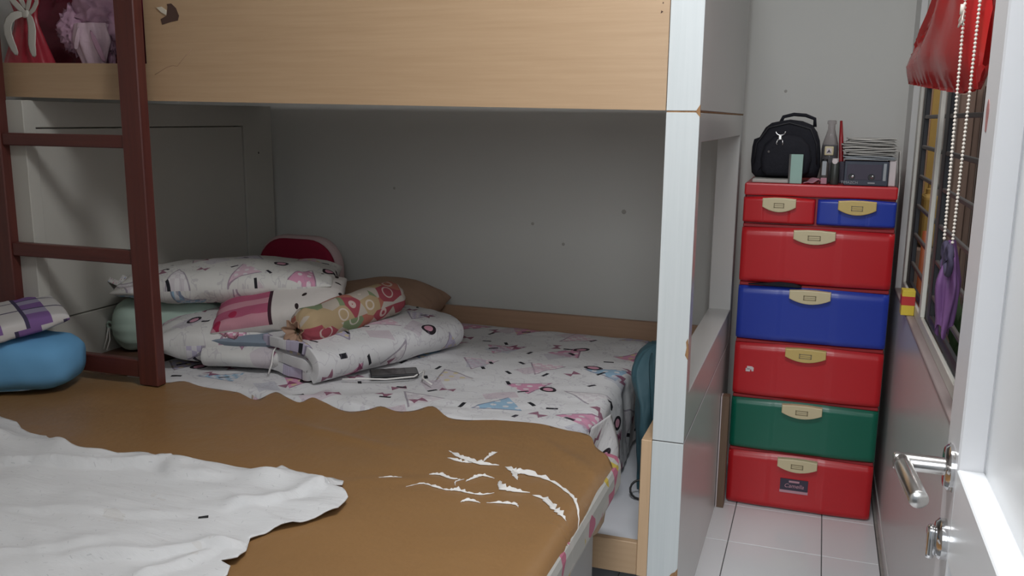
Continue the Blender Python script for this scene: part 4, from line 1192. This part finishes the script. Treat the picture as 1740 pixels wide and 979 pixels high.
# printed sticker on the bottom drawer, torn scrap on the fourth
sy = CY - 0.0115
st_ = box('sticker', -0.060, 0.036, sy, sy + 0.010, 0.084, 0.128, M['dk_label'], ch, 0.0005, label='dark sticker with pink lettering')
st_.parent = d_bot
s2 = box('sticker_band', -0.061, 0.037, sy - 0.0004, sy + 0.010, 0.076, 0.086, M['pink_print'], ch, 0); s2.parent = d_bot
s2 = box('sticker_bar', -0.030, 0.006, sy - 0.0004, sy + 0.002, 0.116, 0.123, M['pink_print'], ch, 0); s2.parent = d_bot
s2 = text('sticker_text', 'Camella', (-0.012, sy - 0.0004, 0.103), 0.021, M['pink_print'], ch, 0.25); s2.parent = d_bot
s2 = boxes('torn_scrap', [(-0.202, -0.182, CY - 0.006, CY + 0.006, 0.520, 0.532), (-0.206, -0.190, CY - 0.006, CY + 0.006, 0.512, 0.524), (-0.186, -0.178, CY - 0.0065, CY + 0.006, 0.514, 0.529)], M['sticker'], ch, 0.001, 'torn white sticker scrap'); s2.parent = d4
# dark cloth caught on the blue drawer
t = tag(plate('dark_cloth', [(-0.215, 0.832), (-0.16, 0.838), (-0.11, 0.846), (-0.06, 0.843), (-0.035, 0.834), (-0.045, 0.8295), (-0.12, 0.8300)], CY - 0.014, CY + 0.02, M['black_fab'], None, 0.002, 1), 'dark cloth edge caught on top of the wide blue drawer', 'cloth')

# ------------------------------------------------------------------ things on the chest
TZ = 1.187
def plain(o, label, cat, group=None): return tag(o, label, cat, group)
# folded papers under everything
plain(box('folded_papers', -0.225, -0.070, 3.225, 3.42, TZ, TZ + 0.012, M['pages'], None, 0.002), 'grey papers lying under the black backpack', 'papers')
BZ = TZ + 0.013
pk = thing('backpack', 'black nylon backpack standing on papers on the drawer chest', 'backpack', (-0.12, 3.33, BZ))
PACK = [(-0.241, 1.256), (-0.239, 1.307), (-0.234, 1.333), (-0.216, 1.340), (-0.197, 1.375), (-0.177, 1.391), (-0.146, 1.398), (-0.116, 1.403), (-0.075, 1.398), (-0.04, 1.384), (-0.023, 1.36), (-0.012, 1.329), (-0.006, 1.284), (-0.004, 1.24), (-0.012, 1.203), (-0.10, BZ), (-0.222, BZ), (-0.236, 1.215)]
plate('pack_body', PACK, 3.30, 3.46, M['black_fab'], pk, 0.03, 4, smooth=True)
POCK = [(-0.20, 1.225), (-0.205, 1.27), (-0.195, 1.315), (-0.165, 1.345), (-0.12, 1.355), (-0.075, 1.345), (-0.045, 1.315), (-0.035, 1.27), (-0.042, 1.225), (-0.06, 1.208), (-0.18, 1.208)]
plate('front_pocket', POCK, 3.268, 3.31, M['black_fab'], pk, 0.016, 3, smooth=True)
tube('zip', [(x, 3.297, z) for x, z in [(-0.228, 1.25), (-0.222, 1.32), (-0.185, 1.375), (-0.116, 1.392), (-0.045, 1.372), (-0.022, 1.32), (-0.016, 1.25)]], 0.0025, M['iron'], pk, 6)
tube('grab_handle', [(-0.150, 3.36, 1.388), (-0.140, 3.36, 1.412), (-0.105, 3.36, 1.421), (-0.065, 3.36, 1.418), (-0.034, 3.36, 1.406), (-0.032, 3.36, 1.378)], 0.0065, M['black_fab'], pk, 8)
tube('key_ring', [(-0.142 + 0.016 * math.cos(a), 3.266, 1.362 + 0.013 * math.sin(a)) for a in [PI + k * PI / 10 for k in range(11)]], 0.0022, M['chrome'], pk, 6)
kc = box('clasp', -0.149, -0.136, 3.262, 3.268, 1.333, 1.350, M['steel'], pk, 0.003, 2, label='silver clasp')
tube('clasp_hook', [(-0.150, 3.262, 1.334), (-0.154, 3.262, 1.322), (-0.150, 3.262, 1.316)], 0.002, M['chrome'], kc, 6)
tube('clasp_hook', [(-0.135, 3.262, 1.334), (-0.132, 3.262, 1.322), (-0.134, 3.262, 1.316)], 0.002, M['chrome'], kc, 6)
lathe('stud', [(0.005, 0), (0.004, -0.003)], (-0.178, 3.267, 1.292), M['iron_grey'], pk, 10, 'y')
gb = thing('pale_green_box', 'narrow pale green box standing before the black backpack', 'box', (-0.083, 3.235, TZ))
box('box_body', -0.104, -0.061, 3.222, 3.252, TZ, 1.286, M['teal_label'], gb, 0.001)
box('dark_edge', -0.106, -0.1, 3.2215, 3.2525, TZ, 1.286, M['iron_grey'], gb, 0)
o = surf('pink_wrapper', 16, 10, lambda u, v: ((-0.055 + 0.055 * u, 3.222 + 0.035 * v, TZ + 0.002 + 0.030 * u * (0.4 + 0.6 * v) * (0.7 + 0.5 * math.sin(u * 9 + v * 4)) ), (u, v)), M['pinkish'], None)
o.modifiers.new('thickness', 'SOLIDIFY').thickness = 0.002
plain(o, 'crumpled dusty pink wrapper beside the pale green box', 'wrapper')
bt = thing('sauce_bottle', 'clear long necked bottle with dark contents between backpack and magazines', 'bottle', (0.024, 3.33, TZ))
lathe('bottle_glass', [(0.024, 0), (0.028, 0.004), (0.028, 0.115), (0.026, 0.135), (0.016, 0.168), (0.012, 0.185), (0.012, 0.200), (0.015, 0.203), (0.015, 0.213), (0.011, 0.215)], (0.024, 3.345, TZ), M['glass'], bt, 24)
lathe('contents', [(0.022, 0.002), (0.0255, 0.006), (0.0255, 0.128), (0.020, 0.130)], (0.024, 3.345, TZ + 0.001), M['navy'], bt, 24)
lb = box('front_label', 0.006, 0.036, 3.313, 3.3185, 1.282, 1.313, M['cream'], bt, 0.003, 2, label='yellow edged square label')
box('label_print', 0.011, 0.031, 3.3124, 3.3145, 1.287, 1.308, M['sticker'], lb, 0.002)
plate('label_mark', [(0.013, 1.290), (0.021, 1.303), (0.028, 1.290), (0.022, 1.293)], 3.3118, 3.3135, M['dk_label'], lb)
def spray(name, x, r, h, mat, capmat, label, y=3.25):
    t = thing(name, label, 'can', (x, y, TZ))
    lathe('can_body', [(r * 0.9, 0), (r, 0.003), (r, h * 0.8), (r * 0.8, h * 0.86)], (x, y, TZ), mat, t, 18)
    lathe('can_cap', [(r * 0.75, h * 0.86), (r * 0.75, h * 0.98), (r * 0.6, h)], (x, y, TZ), capmat, t, 18)
    return t
t = spray('slim_can', 0.010, 0.0135, 0.086, M['iron_grey'], M['black'], 'slim dark can with a pale vertical label before the bottle')
box('label', 0.002, 0.016, 3.2352, 3.2385, TZ + 0.03, TZ + 0.078, M['grey_label'], t, 0.001)
box('base_band', 0.000, 0.020, 3.2350, 3.2385, TZ + 0.001, TZ + 0.022, M['pinkish'], t, 0.001)
t = spray('grey_can', 0.044, 0.0145, 0.088, flat('olive_grey_can', (0.045, 0.05, 0.045), 0.4), M['sticker'], 'grey can with a pale round cap before the bottle', 3.252)
lathe('round_mark', [(0.009, 0), (0.009, -0.0015), (0.004, -0.002)], (0.042, 3.2365, TZ + 0.078), M['sticker'], t, 16, 'y')
t = thing('red_comb', 'red plastic rod leaning upright between bottle and magazines', 'comb', (0.058, 3.345, TZ))
tube('rod', [(0.066, 3.33, TZ + 0.004), (0.063, 3.34, TZ + 0.08), (0.058, 3.36, TZ + 0.155), (0.054, 3.375, TZ + 0.213)], [0.008, 0.008, 0.0072, 0.0045], M['red_dark'], t, 10)
box('grip', 0.058, 0.078, 3.322, 3.336, TZ, TZ + 0.075, M['dk_label'], t, 0.003, 2)
# navy device box with printed name and two highlights set in as small chrome discs
nb = thing('navy_box', 'navy printed carton with two round marks and built-in glints on chest top', 'carton', (0.155, 3.28, TZ))
box('carton', 0.074, 0.212, 3.226, 3.34, TZ, 1.268, M['navy'], nb, 0.002)
box('side_strip', 0.196, 0.205, 3.2250, 3.228, 1.205, 1.262, M['grey_label'], nb, 0)
box('front_panel', 0.082, 0.192, 3.2252, 3.228, 1.206, 1.258, M['dk_label'], nb, 0.001)
for x in (0.098, 0.160):
    lathe('round_mark', [(0.011, 0), (0.010, -0.002)], (x, 3.2255, 1.2155), M['black'], nb, 18, 'y')
    lathe('glint', [(0.0045, 0), (0.003, -0.0015)], (x + 0.002, 3.2236, 1.2165), M['chrome'], nb, 12, 'y')
text('carton_text', 'TIMAZCH', (0.092, 3.2245, 1.1965), 0.0125, M['grey_label'], nb)
box('carton_text_bar', 0.150, 0.172, 3.2247, 3.2262, 1.1945, 1.1985, M['grey_label'], nb, 0)
wbx = plain(box('white_carton', 0.214, 0.236, 3.24, 3.36, TZ, 1.272, M['sticker'], None, 0.002), 'narrow white carton at the right of the navy box', 'carton')
# magazines
mags = [(0.070, 0.236, 3.232, 1.2725, 1.285, M['grey_label'], 'thin grey magazine at the bottom of the paper stack on navy box'),
        (0.082, 0.238, 3.236, 1.2860, 1.297, M['pages'], 'folded magazine second from the bottom of the paper stack'),
        (0.066, 0.238, 3.236, 1.2980, 1.316, M['pages'], 'thick newspaper in the middle of the paper stack'),
        (0.064, 0.240, 3.240, 1.3170, 1.329, M['pages'], 'creased newspaper second from the top of the paper stack'),
        (0.078, 0.238, 3.244, 1.3300, 1.344, M['cardboard'], 'brownish newspaper topmost on the paper stack')]
for k, (x0, x1, y0, z0, z1, m, lab) in enumerate(mags):
    root = thing('magazine', lab, 'magazine', ((x0 + x1) / 2, 3.3, z0), 'papers stacked on the chest')
    mm = m if m is not M['cardboard'] else M['pages']
    nl = 3
    for q in range(nl):
        za, zb = z0 + (z1 - z0) * q / nl, z0 + (z1 - z0) * (q + 1) / nl - 0.0008
        sl = 0.004 * math.sin(k * 3 + q * 2)
        def sheet(u, v, za=za, sl=sl, q=q, k=k):
            x = x0 + sl + (x1 - x0 - 0.006) * u
            return (x, y0 + 0.16 * v + 0.004 * math.sin(q + k), za + 0.0006 + 0.0012 * math.sin(u * 7 + k + q * 2) * (1 - v)), (u, v)
        o = surf('pages', 16, 4, sheet, mm, root)
        o.modifiers.new('thickness', 'SOLIDIFY').thickness = -(zb - za) * 0.75
# sheet hanging over the right edge of the chest
o = surf('hanging_paper', 6, 24, lambda u, v: ((0.243 + 0.010 * math.sin(v * 3.0) * v + 0.004 * u, 3.215 + 0.10 * u, 1.300 - 0.165 * v + 0.004 * math.sin(u * 6)), (u, v)), M['pages'], None)
o.modifiers.new('thickness', 'SOLIDIFY').thickness = 0.0025
plain(o, 'newspaper sheet hanging over the right edge of the chest', 'newspaper')

# plank between bunk end and chest
t = thing('leaning_plank', 'brown board with a pale edge standing between bunk end and chest', 'plank', (-0.268, 3.15, 0))
box('board', -0.277, -0.252, 3.150, 3.19, 0.0, 0.425, M['plank'], t, 0.001)
box('pale_edge', -0.2812, -0.277, 3.146, 3.19, 0.0, 0.425, M['sticker'], t, 0.001, label='pale plank edge')

# ------------------------------------------------------------------ things at the window
t = thing('matchbox_pack', 'small yellow and red pack lying on the far window sill', 'packet', (0.28, 2.945, WZ0))
box('pack_body', 0.262, 0.299, 2.92, 2.97, WZ0 + 0.001, WZ0 + 0.078, M['yellow'], t, 0.001)
box('red_band', 0.2612, 0.2996, 2.9192, 2.9708, WZ0 + 0.032, WZ0 + 0.060, M['redcard'], t, 0.001)

A_, B_ = Vector((0.212, 2.45)), Vector((0.268, 1.85))
dv = (B_ - A_).normalized(); nv_ = Vector((dv.y, -dv.x))
if nv_.x > 0: nv_ = -nv_
BAG = [(0.44, 1.80), (0.34, 1.76), (0.262, 1.715), (0.215, 1.675), (0.123, 1.637), (0.038, 1.602), (-0.10, 1.565), (-0.125, 1.527), (-0.102, 1.495), (0.052, 1.485), (0.20, 1.476), (0.325, 1.467), (0.446, 1.456), (0.568, 1.461), (0.60, 1.50), (0.61, 1.60), (0.58, 1.70), (0.50, 1.78)]
bgr = thing('red_plastic_bag', 'shiny red plastic carrier bag hanging from the window grille', 'bag', (0.24, 2.15, 1.456))
def bag_side(sgn):
    cen = (0.28, 1.58)
    def pt(s, z):
        # bulge: full inside, zero on the outline (approx by distance to the outline)
        dmin = min(math.dist((s, z), (a[0] + (b[0] - a[0]) * k / 6, a[1] + (b[1] - a[1]) * k / 6)) for a, b in zip(BAG, BAG[1:] + BAG[:1]) for k in range(6))
        h = 0.030 * min(1, dmin / 0.07) ** 0.6
        top = max(0, (z - 1.52) / 0.28)
        crease = 0.006 * top * math.sin((s - 0.45) * 22 / max(0.25, 1.05 - top) + 1.0)
        h += min(1, dmin / 0.02) * (crease + 0.003 * ns(s * 7, z * 7, sgn))
        p = A_ + dv * s + nv_ * (h * sgn)
        return p.x, p.y, z
    return cloth('bag_front' if sgn > 0 else 'bag_back', BAG, 0.016, M['redplastic'], pt, bgr, 0)
bag_side(1); bag_side(-1)
tube('bag_handle', [(0.252, 2.03, 1.77), (0.262, 2.02, 1.84), (0.30, 2.02, 1.90), (0.35, 2.02, 1.915)], [0.010, 0.008, 0.008, 0.008], M['redplastic'], bgr, 8)
tube('bag_handle', [(0.246, 2.08, 1.76), (0.258, 2.07, 1.84), (0.30, 2.06, 1.90), (0.35, 2.06, 1.915)], [0.010, 0.008, 0.008, 0.008], M['redplastic'], bgr, 8)

# pearl bead strands with a bow at the top and a purple pouch at the bottom
bd = thing('bead_strands', 'two long strands of cream pearl beads hanging before red bag', 'beads', (0.235, 1.93, 1.17))
bm = bmesh.new(); bmesh.ops.create_icosphere(bm, subdivisions=2, radius=0.0031)
for f_ in bm.faces: f_.smooth = True
bead_me = bpy.data.meshes.new('bead'); bm.to_mesh(bead_me); bm.free(); bead_me.materials.append(M['pearl'])
off = world_off(bd)
for P0, P1 in (((0.2355, 1.900, 1.178), (0.2250, 1.870, 1.70)), ((0.2480, 1.880, 1.173), (0.2470, 1.840, 1.70))):
    P0, P1 = Vector(P0), Vector(P1)
    n = int((P1 - P0).length / 0.0072)
    for k in range(n):
        o = bpy.data.objects.new('bead', bead_me); COL.objects.link(o); o.parent = bd
        o.location = P0.lerp(P1, k / n) - off
    tube('thread', [P0, P1], 0.0008, M['string'], bd, 5)
kx = Vector((0.226, 1.870, 1.60))
for s in (-1, 1):
    tube('cord_bow', [kx + Vector((0.000, s * 0.003, 0)), kx + Vector((-0.004, s * 0.022 * 1, -0.006 - 0.008)), kx + Vector((-0.004, s * 0.026, -0.026)), kx + Vector((-0.003, s * 0.010, -0.022)), kx], 0.0016, M['pearl'], bd, 6)
tube('cord_bow', [kx + Vector((-0.003, 0, 0.012)), kx + Vector((-0.003, 0.002, -0.006))], 0.0042, M['pearl'], bd, 8)
t = thing('purple_pouch', 'purple organza pouch with dark bow hanging at the foot of the bead strands', 'pouch', (0.245, 1.9, 0.9))
def pouch2(u, v):
    a = 2 * PI * u
    r = (0.005 + 0.014 * min(1, v * 2.2)) * (1 - 0.35 * max(0, v - 0.55) / 0.45) * (1 + 0.28 * math.sin(5 * a + 4 * v) + 0.15 * math.sin(9 * a))
    return (0.250 + r * math.cos(a), 1.900 + 1.8 * r * math.sin(a), 1.175 - 0.180 * v - 0.014 * math.sin(3 * a) * v), (u, v)
surf('organza_pouch', 40, 16, pouch2, M['purple'], t)
for s, rx in ((-1, 0.034), (1, 0.026)):
    tube('bow_loop', [Vector((0.240, 1.875, 1.165)) + Vector((0.0, s * (0.014 + rx * 0.5 + rx * math.cos(a) * 0.8), -0.022 + 0.026 * math.sin(a))) for a in [k * PI / 7 for k in range(14)]], 0.006, M['navy_edge'], t, 8, True)
